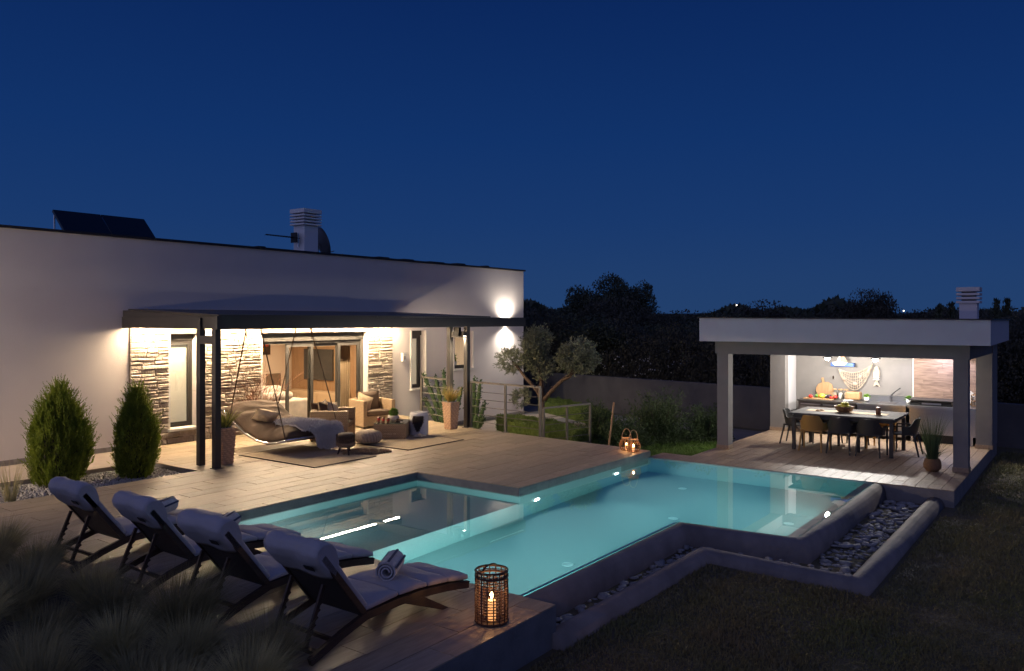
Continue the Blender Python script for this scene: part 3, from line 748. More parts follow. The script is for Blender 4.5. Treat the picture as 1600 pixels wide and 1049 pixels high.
ob('yellow_patch', MB().box(15.2, 15.42, 20.953, 20.959, 1.72, 1.84), mat('yellow_paint', (.6,.36,.02), .6), t)
ob('red_patch', MB().box(15.3, 15.6, 20.953, 20.959, 1.88, 1.99), mat('red_paint', (.35,.05,.02), .6), t)
cu = MB(); cu.grid(lambda u, v: (14.86 + u*.5, 16.98 + .035*math.sin(u*38), .03 + v*2.3), 60, 2)
tag(ob('curtain', cu, M['curtain'], smooth=True), 'beige gathered curtain beside the right edge of the terrace door', 'curtain')
t = thing('kitchen_pot', 'white pot with a bright green herb on the kitchen window sill', 'plant pot', (19.62, FY+.45, 1.17))
ob('pot', MB().lathe([(.08,0),(.1,.02),(.11,.2),(.095,.2),(.09,.17),(0,.17)], 14), M['white'], t, world=False, smooth=True)
nl = 160; P = nr.normal(size=(nl,3))*[.05,.05,.08]+[0,0,.28]
ob('foliage', leaf_mesh('foliage', P, nr.normal(size=(nl,3))+[0,0,.6], nr.uniform(.05,.1,nl), .04, M['boxball']), None, t, world=False)
ob('shelf', MB().box(19.0,20.1,FY+.302,FY+.62,1.13,1.165), M['sill'], house)

# roof things
t = thing('chimney', 'white louvred chimney on the villa roof', 'chimney', (14.75, 18.1, 4.2))
ob('shaft', MB().box(14.52, 15.0, 17.9, 18.36, 4.2, 5.35), M['white'], t)
for i in range(5):
    z = 5.36 + i*.085
    ob('louvre', MB().box(14.44, 15.08, 17.82, 18.44, z, z + (.05 if i < 4 else .12)), M['white'], t, bevel=.012)
ob('core', MB().box(14.56, 14.96, 17.94, 18.32, 5.351, 5.72), M['black'], t)
t = thing('satellite_dish', 'dark satellite dish standing behind the villa chimney', 'satellite dish', (15.55, 18.5, 4.2))
ds = MB().lathe([(0,0),(.2,.02),(.36,.07),(.46,.13),(.47,.13),(.36,.06),(0,-.015)], 24)
mt = Matrix.Rotation(R(72), 3, Vector((.35,1,0)).normalized())
ds.v = [tuple(mt @ Vector(v) + Vector((15.55,18.5,4.95))) for v in ds.v]
ob('dish', ds, mat('dish_grey', (.10,.10,.11), .5), t, smooth=True)
ob('mast', MB().tube([(15.5,18.5,4.2),(15.5,18.5,4.95)], .025, 8), M['rail'], t)
ob('arm', MB().tube([(15.55,18.5,4.6),(15.95,18.3,4.75)], .012, 6), M['rail'], t)
t = thing('aerial', 'thin television aerial pointing left of the villa chimney', 'aerial', (14.45, 18.1, 4.9))
ob('boom', MB().tube([(14.52,18.1,4.99),(13.5,18.25,5.03)], .013, 6), M['blackmetal'], t)
el = MB()
for i in range(10):
    x = 13.55 + i*.09; el.tube([(x, 18.24-.13-.004*i, 5.02), (x, 18.24+.13+.004*i, 5.02)], .007, 5)
ob('element', el, M['blackmetal'], t)
ob('reflector', MB().box(14.33,14.36,18.0,18.25,4.86,5.14), M['blackmetal'], t)
ob('mast', MB().tube([(14.47,18.1,4.75),(14.47,18.1,5.15)], .018, 6), M['chrome'], t)
t = thing('solar_collector', 'pair of dark tilted solar panels above the left end of the roof', 'solar panel', (9.3, 18.2, 4.2))
for a, b in ((8.16,9.19),(9.21,10.24)):
    p = MB(); A = Vector((a,18.55,5.13)); B = Vector((b,18.55,5.13)); Cq = Vector((b+.02,17.75,4.36)); Dq = Vector((a+.02,17.75,4.36))
    nn = (B-A).cross(Dq-A).normalized()*.06
    p.add([A,B,Cq,Dq,A+nn,B+nn,Cq+nn,Dq+nn],[(0,1,2,3),(7,6,5,4),(0,4,5,1),(1,5,6,2),(2,6,7,3),(3,7,4,0)])
    ob('panel', p, mat('solar_glass', (.012,.016,.022), .35), t)
for x in (8.2, 9.2, 10.2): ob('strut', MB().tube([(x,18.56,4.2),(x,18.56,5.1)], .02, 6).tube([(x,18.5,5.06),(x+.03,17.78,4.33)], .015, 6), M['chrome'], t)

# wall fittings
t = thing('wall_sensor', 'small white wall box beside the right stone pillar', 'wall fitting', (16.81, FY, 1.63))
ob('body', MB().box(16.75,16.87,FY-.10,FY-.001,1.50,1.72), M['white'], t, bevel=.012)
ob('cap', MB().box(16.735,16.885,FY-.11,FY-.001,1.721,1.75), M['white'], t, bevel=.008)
ob('lens', MB().box(16.77,16.85,FY-.107,FY-.101,1.56,1.66), M['ceramic'], t)
t = thing('wall_socket', 'grey flush socket box low on the wall near the house corner', 'wall fitting', (22.3, FY, -.05))
ob('cover', MB().box(22.18,22.4,FY-.04,FY-.001,-.14,.06), M['rail'], t, bevel=.01)
t = thing('wall_lamp', 'up and down wall lamp behind the beam near the house corner', 'wall lamp', (21.79, FY, 2.56))
ob('body', MB().box(21.72,21.86,FY-.13,FY-.001,2.50,2.62), M['steelblack'], t, bevel=.01)
ob('lens', MB().box(21.74,21.84,FY-.12,FY-.02,2.621,2.624).box(21.74,21.84,FY-.12,FY-.02,2.496,2.499), M['lampglow'], t)
light('wall_lamp_up', 'SPOT', (21.79,FY-.22,2.66), 170, (1.0,.90,.78), .04, spot=150, blend=.9, aim=(21.79,FY-.05,4.5))
light('wall_lamp_down', 'SPOT', (21.79,FY-.22,2.46), 170, (1.0,.90,.78), .04, spot=150, blend=.9, aim=(21.79,FY-.06,0.6))

t = thing('wall_lamp', 'added wall lamp out of view beyond the left edge, warming the wall', 'wall lamp', (2.2, FY, 2.2))  # unseen lamp, added to spread warm light over the left wall
ob('body', MB().box(2.13,2.27,FY-.13,FY-.001,2.14,2.26), M['steelblack'], t, bevel=.01)
ob('lens', MB().box(2.15,2.25,FY-.12,FY-.02,2.261,2.264).box(2.15,2.25,FY-.12,FY-.02,2.136,2.139), M['lampglow'], t)
light('added_wall_wash', 'SPOT', (2.2,FY-.45,2.2), 820, (1.0,.79,.60), .05, spot=165, blend=.8, aim=(6.0,FY,2.2))

# ---------------------------------------------------------------- pergola
pg = thing('pergola', 'dark steel pergola with paired posts and flat roof against the villa', 'pergola', (12, 13, 0))
def post(x, y): ob('post', MB().box(x-.058,x+.058,y-.058,y+.058,.002,2.742), M['steelblack'], pg, bevel=.004)
for x, y in ((8.52,12.96),(8.55,13.50),(15.53,12.86),(15.53,13.42)): post(x, y)
for x, y in ((8.535,12.96),(15.53,12.86)):
    ob('crosspiece', MB().box(x-.05,x+.05,y+.066,y+.475,2.26,2.41), M['steelblack'], pg)
    ob('foot_plate', MB().box(x-.09,x+.09,y-.09,y+.09,.002,.012), M['steelblack'], pg)
ob('beam', MB().box(8.42,17.98,12.79,12.93,2.53,2.77), M['steelblack'], pg, bevel=.004)
ob('beam', MB().box(8.54,8.67,12.932,16.335,2.54,2.765), M['steelblack'], pg, bevel=.004)
ob('beam', MB().box(15.46,15.60,12.932,16.335,2.54,2.765), M['steelblack'], pg, bevel=.004)
ob('beam', MB().box(8.672,15.458,15.99,16.11,2.625,2.79), M['steelblack'], pg)
ob('beam', MB().box(15.602,16.42,15.99,16.11,2.625,2.79), M['steelblack'], pg)
ob('beam', MB().box(10.0,10.1,12.932,15.988,2.56,2.70).box(11.35,11.45,12.932,15.988,2.56,2.70).box(13.3,13.4,12.932,15.988,2.56,2.70), M['steelblack'], pg)
gp_ = MB(); gp_.add([(8.56,12.94,2.766),(8.56,16.33,2.766),(8.56,16.33,2.903),(8.64,12.94,2.766),(8.64,16.33,2.766),(8.64,16.33,2.903)], [(0,1,2),(5,4,3),(0,3,4,1),(1,4,5,2),(2,5,3,0)])
ob('side_plate', gp_, M['steelblack'], pg)
rs = MB(); rs.add([(8.46,12.80,2.772),(16.42,12.80,2.772),(16.42,16.345,2.905),(8.68,16.345,2.905),(8.46,12.80,2.80),(16.42,12.80,2.80),(16.42,16.345,2.935),(8.68,16.345,2.935)],
                  [(3,2,1,0),(4,5,6,7),(0,1,5,4),(1,2,6,5),(2,3,7,6),(3,0,4,7)])
ob('roof_sheet', rs, M['steelblack'], pg)
ob('led_strip', MB().box(8.75,16.35,16.03,16.065,2.60,2.622), M['led'], pg)
fl = ob('floodlight', MB().box(15.40,15.50,13.02,13.20,2.30,2.52), M['black'], pg, bevel=.01)
ob('lens', MB().box(15.502,15.506,13.05,13.17,2.33,2.47), M['lampglow'], fl)
light('terrace_floodlight', 'SPOT', (15.53,13.12,2.40), 1150, (1.0,.80,.60), .06, spot=88, blend=1.0, aim=(18.9,16.3,.75))
dl = ob('downlight', MB().tube([(15.44,12.86,2.40),(15.44,12.86,2.30)], .04, 12), M['black'], pg)
ob('lens', MB().tube([(15.44,12.86,2.298),(15.44,12.86,2.296)], .032, 12), M['lampglow'], dl)
light('post_downlight', 'SPOT', (15.43,12.87,2.28), 200, (1.0,.80,.54), .03, spot=104, blend=.9, aim=(15.5,14.2,0))

# ---------------------------------------------------------------- railings
def railing(pts, zb, zt, label, group):
    t = thing('railing', label, 'railing', (pts[0][0], pts[0][1], zb), 0, group)
    for x, y in pts: ob('post', MB().box(x-.025,x+.025,y-.025,y+.025,zb+.002,zt-.04), M['rail'], t)
    for (xa, ya), (xb, yb) in zip(pts, pts[1:]):
        for k in range(5):
            z = zb + .17 + k*(zt-zb-.2)/5.2
            ob('wire', MB().tube([(xa,ya,z),(xb,yb,z)], .009, 6), M['rail'], t)
        ob('foot_plate', MB().box(xa-.06,xa+.06,ya-.06,ya+.06,zb+.002,zb+.012), M['rail'], t)
    hr = MB()
    for (xa, ya), (xb, yb) in zip(pts, pts[1:]): hr.bar((xa,ya,zt-.02),(xb,yb,zt-.02),.06,.04)
    ob('handrail', hr, M['rail'], t)
G_ = 'metal wire railings along the terrace edge'
railing([(16.10,14.93),(15.84,13.75)], 0, 1.17, 'short wire railing behind the terrace wicker planter', G_)
railing([(15.56,12.75),(15.40,11.55),(15.27,10.45)], 0, 1.17, 'wire railing on the terrace edge in front of the olive tree', G_)
railing([(16.25,11.02),(17.05,10.85),(17.86,10.66)], -.60, .56, 'lower wire railing running away behind the terrace edge', G_)

# ---------------------------------------------------------------- boundary wall
bw = MB(); bw.prism([(21.9,-3.0),(22.15,-3.0),(26.7,21.0),(26.45,21.0)], -.9, .66)
bwt = tag(ob('boundary_wall', bw, M['wallgrey']), 'long plain grey boundary wall in front of the dark woods', 'wall')

# ---------------------------------------------------------------- pavilion
pv = thing('pavilion', 'open garden pavilion with grey columns, flat white roof and outdoor kitchen', 'pavilion', (18.8, 4.4, DZ))
def column(x0, x1, y0, y1):
    c = ob('column', MB().box(x0,x1,y0,y1,DZ+.002,1.969), M['grey_plaster'], pv)
    ob('skirting', MB().box(x0-.012,x1+.012,y0-.012,y1+.012,DZ+.002,DZ+.09), M['tile2'], c)
column(16.83,17.10,6.555,6.805); column(16.83,17.10,1.98,2.225); column(20.46,20.72,6.47,6.85); column(20.20,20.46,1.92,2.23)
for a in ((16.80,17.13,1.95,6.84), (20.44,20.75,1.95,6.86)): ob('beam', MB().box(*a,1.970,2.239), M['grey_plaster'], pv)
ob('beam', MB().box(17.131,20.439,1.95,2.25,1.970,2.239).box(17.131,20.439,6.53,6.84,1.970,2.239), M['grey_plaster'], pv)
rf = MB(); rp = [(16.55,7.10),(16.55,1.595),(21.6,1.72),(21.6,7.10)]
rf.add([(x,y,2.24) for x, y in rp]+[(16.55,7.10,2.745),(16.55,1.595,2.70),(21.6,1.72,2.70),(21.6,7.10,2.745)], [(0,1,2,3),(7,6,5,4),(0,4,5,1),(1,5,6,2),(2,6,7,3),(3,7,4,0)])
ob('roof', rf, M['pale_plaster'], pv)
ob('parapet_cap', MB().bar((16.57,7.13,2.757),(16.57,1.565,2.712),.10,.022).bar((16.62,1.61,2.712),(21.62,1.735,2.712),.10,.022).bar((21.58,1.7,2.712),(21.58,7.12,2.757),.10,.022), M['cap'], pv)
ob('wall', MB().box(21.36,21.6,1.95,6.86,DZ+.002,2.238).box(20.461,21.359,1.93,2.2,DZ+.002,2.238), M['kitchen_wall'], pv)
ob('side_wall', MB().box(20.721,21.359,6.47,6.86,DZ+.002,2.238), M['pale_plaster'], pv)
pn = ob('plank_panel', MB().box(21.335,21.359,2.201,3.66,.70,1.969), M['barnwood'], pv)
for r in range(9):
    z = .712 + r*.14; y = 2.205 - rnd.uniform(0,.5)
    while y < 3.655:
        L = rnd.uniform(.6,.95); a, b = max(y, 2.204), min(y+L, 3.655)
        if b - a > .03: ob('plank', MB().box(21.318,21.334,a+.0015,b-.0015,z,min(z+.138,1.965)), M['barnwood'], pn)
        y += L
ob('panel_trim', MB().box(21.33,21.358,3.662,3.685,.75,1.968), M['sill'], pv)
t = thing('chimney', 'louvred chimney on the pavilion roof', 'chimney', (20.8, 2.42, 2.72))
ob('shaft', MB().box(20.6,20.95,2.25,2.60,2.68,3.08), M['pale_plaster'], t)
for i in range(4):
    z = 3.081 + i*.088
    ob('louvre', MB().box(20.55,21.0,2.19,2.66,z,z+(.055 if i < 3 else .10)), M['pale_plaster'], t, bevel=.012)
ob('core', MB().box(20.64,20.91,2.29,2.56,3.0805,3.36), M['black'], t)

# lamps
def pav_lamp(x, y, power, label):
    t = thing('pendant_lamp', label, 'lamp', (x, y, 1.80), 0, 'round lamps over the outdoor kitchen')
    ob('shade', MB().lathe([(0,.035),(.05,.034),(.115,.008),(.118,0),(.10,0),(0.0,.012)], 20), M['blackmetal'], t, world=False, smooth=True)
    ob('bulb', MB().sphere((0,0,-.028), .055, 14, 8, (1,1,.75)), M['coolglow'], t, world=False, smooth=True)
    ob('stem', MB().tube([(0,0,.036),(0,0,.437)], .012, 8), M['blackmetal'], t, world=False)
    light('kitchen_lamp', 'POINT', (x, y, 1.69), power*1.75, (1.0,.95,.87), .04)
    light('kitchen_lamp_beam', 'SPOT', (x-.06, y, 1.70), power*1.05, (1.0,.95,.90), .04, spot=74, blend=.8, aim=(x-4, y-.1, .80))
pav_lamp(20.0, 5.31, 95, 'glowing round lamp above the sailboat shelf')
pav_lamp(20.0, 4.24, 95, 'glowing round lamp above the hanging wooden fish')
light('grill_lamp', 'SPOT', (20.7, 2.9, 1.93), 85, (.74,.75,1.0), .05, spot=150, blend=.3, aim=(20.95,3.0,.5))

# kitchen units
t = thing('kitchen_unit', 'dark grey drawer unit at the left end of the outdoor kitchen', 'kitchen unit', (20.8, 5.45, DZ), 0, 'outdoor kitchen units')
ob('body', MB().box(20.47,21.35,4.79,6.14,DZ+.08,.68), M['cabinet'], t)
ob('worktop', MB().box(20.40,21.352,4.76,6.17,.681,.72), M['steelblack'], t, bevel=.004)
for a, b in ((5.58,6.10),(5.10,5.56)): ob('door', MB().box(20.452,20.469,a,b,0.0,.62), M['cabinet'], t, bevel=.004); ob('handle', MB().box(20.435,20.45,a+.02,b-.02,.60,.625), M['steel'], t)
ob('control_panel', MB().box(20.455,20.469,4.81,5.08,.30,.62), M['black'], t)
for y in (4.87,4.95,5.03): ob('knob', MB().tube([(20.455,y,.52),(20.43,y,.52)], .018, 10), M['steel'], t)
t = thing('kitchen_unit', 'steel sink unit in the middle of the outdoor kitchen', 'kitchen unit', (20.8, 4.2, DZ), 0, 'outdoor kitchen units')
ob('body', MB().box(20.47,21.35,3.68,4.75,DZ+.08,.67), M['steel'], t)
ob('worktop', MB().box(20.40,21.352,3.66,4.757,.671,.71), M['steel'], t, bevel=.004)
ob('backsplash', MB().box(21.30,21.354,3.66,4.757,.711,.84), M['steel'], t)
ob('basin', MB().box(20.62,21.1,3.95,4.35,.7105,.714), M['cabinet'], t)
tp = ob('tap', MB().tube([(21.2,4.15,.711),(21.2,4.15,.86)], .022, 10).tube([(21.2,4.15,.84),(20.95,4.12,.87)], .014, 8), M['steel'], t)
ob('lever', MB().tube([(21.2,4.15,.86),(21.2,4.02,.98),(21.2,3.93,1.05)], [.016,.011,.016], 8), M['black'], tp)
t = thing('kitchen_unit', 'steel grill unit under the wooden plank wall', 'kitchen unit', (20.8, 2.9, DZ), 0, 'outdoor kitchen units')
ob('body', MB().box(20.44,21.35,2.26,3.60,DZ+.20,.67), M['steel'], t)
ob('worktop', MB().box(20.38,21.352,2.24,3.63,.671,.73), M['steel'], t, bevel=.004)
ob('plinth', MB().box(20.55,21.3,2.32,3.2,DZ+.002,DZ+.198), M['black'], t)
for y in (2.34,3.55): ob('leg', MB().box(20.46,20.51,y-.025,y+.025,DZ+.002,DZ+.198), M['steel'], t)
t = thing('gas_grill', 'flat dark lidded grill plate on the steel grill unit', 'grill', (20.75, 3.15, .73))
ob('body', MB().box(20.5,21.05,2.72,3.60,.732,.82), M['black'], t, bevel=.01)
ob('lid', MB().box(20.46,21.08,2.69,3.63,.83,.865), M['steelblack'], t, bevel=.012)
ob('front_panel', MB().box(20.49,20.499,2.95,3.35,.755,.795), M['steel'], t)
t = thing('round_board', 'pale round wooden board leaning behind the right pavilion column', 'cutting board', (21.2, 2.55, .73))
rb = MB().lathe([(.17,-.01),(.17,.01),(0,.01)], 24); mt = Matrix.Rotation(R(80),3,'Y')
rb.v = [tuple(mt @ Vector(v) + Vector((21.20,2.53,.92))) for v in rb.v]
ob('disc', rb, M['sill'], t); ob('foot', MB().box(21.15,21.26,2.46,2.60,.732,.76), M['sill'], t)
t = thing('spice_rack', 'small wooden spice rack at the far right of the worktop', 'rack', (21.1, 2.28, .73))
ob('frame', MB().box(20.95,21.10,2.245,2.252,.732,.99).box(20.95,21.10,2.40,2.407,.732,.99).box(20.95,21.10,2.253,2.399,.732,.745).box(20.95,21.10,2.253,2.399,.85,.862).box(20.95,21.10,2.253,2.399,.98,.992), M['wood'], t)
for k in range(6): ob('jar', MB().lathe([(.02,0),(.02,.07),(.012,.08),(0,.08)], 10, (21.02, 2.28+.05*(k % 3), .746+.117*(k//3))), M['white'], t)

# worktop things
tag(ob('chopping_board', MB().box(20.55,20.95,5.35,6.05,.722,.745), M['wood'], bevel=.006), 'flat wooden chopping board lying under the vegetables', 'cutting board')
t = thing('paddle_board', 'wooden paddle shaped board leaning against the kitchen wall', 'cutting board', (21.2, 5.68, .72))
pb = MB(); outl = [(-.20,0),(.18,0),(.21,.08),(.20,.30),(.12,.38),(.03,.40),(.03,.52),(-.03,.52),(-.03,.40),(-.14,.38),(-.22,.28),(-.22,.06)]
pb.prism(outl, -.012, .012)
mt = Matrix.Translation((21.22,5.66,.728)) @ Matrix.Rotation(R(-15),4,'X') @ Matrix.Rotation(R(-90),4,'Z') @ Matrix.Rotation(R(78),4,'X')
pb.v = [tuple(mt @ Vector(v)) for v in pb.v]; ob('paddle', pb, M['wood'], t, bevel=.004)
hl = MB().tube([Vector((.035*math.cos(a*.52),.0,.035*math.sin(a*.52))) + Vector((21.3,5.52,1.24)) for a in range(12)], .01, 6, closed=True)
ob('handle_ring', hl, M['darkwood'], t)
veg = [('red_pepper','red',5.90,.05),('aubergine','aubergine',5.47,.06),('orange_pepper','orange',5.72,.05),('yellow_pepper','lemon',5.62,.07),('red_pepper','red',5.33,.055),('green_pepper','greenveg',5.79,.05),('red_tomato','red',5.40,.04),('aubergine','aubergine',5.55,.05),('green_courgette','greenveg',5.48,.045)]
vl = ['left most red pepper on the chopping board','larger dark aubergine in front on the chopping board','orange pepper on the chopping board','big yellow pepper on the chopping board','red pepper at the right end of the vegetables','round green pepper between red and orange peppers','small red tomato among the vegetables','smaller dark aubergine beside the yellow pepper','long green courgette lying over the vegetables']
for k, (nm, mt_, y, r) in enumerate(veg):
    x = 20.66 + .09*(k % 3)
    if 'courgette' in nm: v = MB().tube([(20.8,5.60,.83),(20.85,5.45,.80),(20.9,5.32,.77)], [.02,.03,.02], 8)
    else: v = MB().sphere((x,y,.746+r*.85), r, 10, 7, (1,1.1,.9))
    tag(ob(nm, v, M[mt_], smooth=True), vl[k], nm.split('_')[-1], 'vegetables on the chopping board')
jl = ['left of the three glass jars beside the bread box','middle of the three glass jars beside the bread box','right of the three glass jars beside the bread box']
for k, y in enumerate((5.43,5.29,5.16)):
    t = thing('storage_jar', jl[k] + ', wooden lid', 'jar', (21.1, y, .722), 0, 'glass storage jars')
    ob('glass', MB().lathe([(.055,0),(.055,.22)], 14), M['glass_jar'], t, world=False, smooth=True)
    ob('contents', MB().lathe([(0,.004),(.05,.004),(.05,.15),(0,.16)], 12), M['driftwood' if k != 1 else 'sill'], t, world=False)
    ob('lid', MB().lathe([(.056,.221),(.056,.25),(0,.25)], 14), M['wood'], t, world=False)
t = thing('bread_box', 'wooden bread box on the dark worktop', 'bread box', (21.0, 4.95, .72))
ob('body', MB().box(20.9,21.15,4.79,5.13,.735,.92), M['wood'], t, bevel=.02); ob('foot', MB().box(20.92,21.13,4.82,4.86,.722,.734).box(20.92,21.13,5.06,5.10,.722,.734), M['darkwood'], t)
ob('lid_board', MB().box(20.893,20.899,4.82,5.10,.77,.90), M['wood'], t, bevel=.004)
tag(ob('serving_plate', MB().lathe([(0,0),(.09,.004),(.13,.02),(.128,.024),(0,.008)], 20, (20.62,5.0,.722)), M['white'], smooth=True), 'flat white plate at the front of the dark worktop', 'plate')
def herb_pot(x, y, z, lab):
    t = thing('herb_pot', lab, 'plant pot', (x, y, z), 0, 'small white herb pots')
    ob('pot', MB().lathe([(.05,0),(.06,.11),(.052,.11),(.05,.09),(0,.09)], 14), M['white'], t, world=False, smooth=True)
    P = nr.normal(size=(120,3))*[.03,.03,.015]+[0,0,.12]
    ob('foliage', leaf_mesh('foliage', P, nr.normal(size=(120,3))*.5+[0,0,1], nr.uniform(.04,.08,120), .02, M['boxball']), None, t, world=False)
herb_pot(20.85, 4.62, .711, 'white herb pot between the bread box and the tap'); herb_pot(20.95, 3.70, .711, 'white herb pot beside the dark grill lid')

# wall decoration
t = thing('sailboat_shelf', 'blue wall shelf with a white model sailboat', 'shelf', (21.3, 5.26, 1.55))
ob('shelf', MB().box(21.18,21.357,5.00,5.55,1.53,1.62), M['blue'], t, bevel=.004)
hu = MB(); hu.add([(21.1,5.50,1.64),(21.1,5.12,1.64),(21.04,5.31,1.66),(21.16,5.31,1.66),(21.1,5.44,1.56),(21.1,5.2,1.56),(21.07,5.31,1.56),(21.13,5.31,1.56)], [(0,2,6,4),(2,1,5,6),(1,3,7,5),(3,0,4,7),(0,3,1,2),(4,6,5,7)])
bo = thing('model_sailboat', 'white model sailboat standing on the blue shelf', 'model boat', (21.1, 5.3, 1.56))
ob('hull', hu, M['white'], bo); ob('mast', MB().tube([(21.1,5.28,1.63),(21.1,5.28,1.95)], .008, 6), M['wood'], bo)
ob('sail', MB().add([(21.1,5.27,1.66),(21.1,5.13,1.66),(21.1,5.27,1.93),(21.095,5.27,1.66),(21.095,5.13,1.66),(21.095,5.27,1.93)], [(0,1,2),(5,4,3),(0,3,4,1),(1,4,5,2),(2,5,3,0)]), M['wood'], bo)
ob('jib', MB().add([(21.1,5.29,1.66),(21.1,5.38,1.66),(21.1,5.29,1.88),(21.095,5.29,1.66),(21.095,5.38,1.66),(21.095,5.29,1.88)], [(0,2,1),(5,3,4),(0,1,4,3),(1,2,5,4),(2,0,3,5)]), M['sill'], bo)
t = thing('fishing_net', 'decorative fishing net with shells hung on the kitchen wall', 'net', (21.3, 5.0, 1.3))
nt = MB(); A = Vector((21.31,5.38,1.45)); B = Vector((21.31,4.58,1.60))
def netp(u, v):
    top = A.lerp(B, u) + Vector((0,0,-.14*math.sin(math.pi*u)))
    bot = A.lerp(B, u) + Vector((0,0,-.58*math.sin(math.pi*min(1,u*1.02))**.8))
    return top.lerp(bot, v) + Vector((-.05*math.sin(math.pi*v)-.004*(int(u*16) % 2),0,0))
for i in range(1, 16): nt.tube([netp(i/16, j/6) for j in range(7)], .0075, 4)
for j in range(7): nt.tube([netp(i/16, j/6) for i in range(17)], .016 if j in (0,6) else .0075, 4)
ob('mesh_cord', nt, M['driftwood'], t)
for y, z in ((5.24,1.22),(4.98,1.10),(4.86,1.28)):
    ob('shell', MB().sphere((21.25,y,z), .05, 10, 6, (.4,1,1)), M['shell'], t, smooth=True)
t = thing('wooden_fish', 'carved driftwood fish hanging beside the net', 'wall decoration', (21.3, 4.5, 1.3))
fs_ = MB(); fs_.lathe([(.0,0),(.05,.03),(.085,.14),(.08,.24),(.05,.33),(.0,.36)], 12, (21.3,4.49,1.20), .35, 1.0); ob('body', fs_, M['driftwood'], t, smooth=True)
for k in range(4): ob('strip', MB().box(21.262,21.29,4.42+.004*k,4.56-.004*k,1.22+k*.055,1.24+k*.055), M['sill'], t)
ob('tail', MB().prism([(4.47,1.20),(4.51,1.20),(4.57,1.05),(4.49,1.10),(4.41,1.05)], -.012, .012), M['driftwood'], t)
tl = [c for c in t.children if c.name.startswith('tail')][0]
for v in tl.data.vertices: v.co = Vector((21.30 + v.co.z, v.co.x, v.co.y))

# ---------------------------------------------------------------- dining table and chairs
t = thing('dining_table', 'long grey topped dining table in the pavilion', 'table', (18.4, 4.44, DZ))
ob('tabletop', MB().box(17.66,19.10,3.37,5.52,.655,.69), M['tabletop'], t, bevel=.004)
ob('apron', MB().box(17.74,19.02,3.45,3.48,.58,.654).box(17.74,19.02,5.40,5.43,.58,.654).box(17.74,17.77,3.481,5.399,.58,.654).box(18.99,19.02,3.481,5.399,.58,.654), M['darkplastic'], t)
for x in (17.75,19.0):
    for y in (3.46,5.42): ob('leg', MB().box(x-.035,x+.035,y-.035,y+.035,DZ+.002,.579), M['darkplastic'], t)
tag(ob('table_runner', MB().box(18.2,18.55,3.65,5.3,.691,.694), M['cream']), 'pale cloth runner along the dining table', 'table runner')
t = thing('fruit_bowl', 'brown wicker bowl heaped with lemons on the dining table', 'bowl', (18.35, 4.52, .695))
ob('bowl', MB().lathe([(.10,0),(.16,.03),(.20,.10),(.205,.13),(.19,.13),(.14,.04),(0,.03)], 20), M['basket'], t, world=False, smooth=True)
for k in range(11):
    a = k*2.4; r = .115*math.sqrt((k+.5)/8) if k < 8 else .05; zz = .12 if k < 8 else .18
    ob('lemon', MB().sphere((r*math.cos(a), r*math.sin(a), zz), .048, 8, 6, (1.15,1,.95)), M['lemon'], t, world=False, smooth=True)
t = thing('table_candle', 'brown glass candle on a coaster at the right of the table', 'candle', (18.2, 3.80, .695))
ob('coaster', MB().lathe([(.075,0),(.075,.012),(0,.012)], 18), M['wood'], t, world=False)
ob('body', MB().lathe([(.05,.0125),(.05,.16),(.04,.165),(0,.15)], 16), M['browncandle'], t, world=False, smooth=True)
for k, lab in ((0,'front of two small coasters at the left of the table runner'),(1,'rear of two small coasters at the left of the table runner')):
    tag(ob('coaster', MB().lathe([(.05,0),(.05,.012),(.02,.03),(0,.03)], 14, (18.25+k*.12,5.05-k*.05,.695)), M['wood']), lab, 'coaster', 'coasters on the runner')

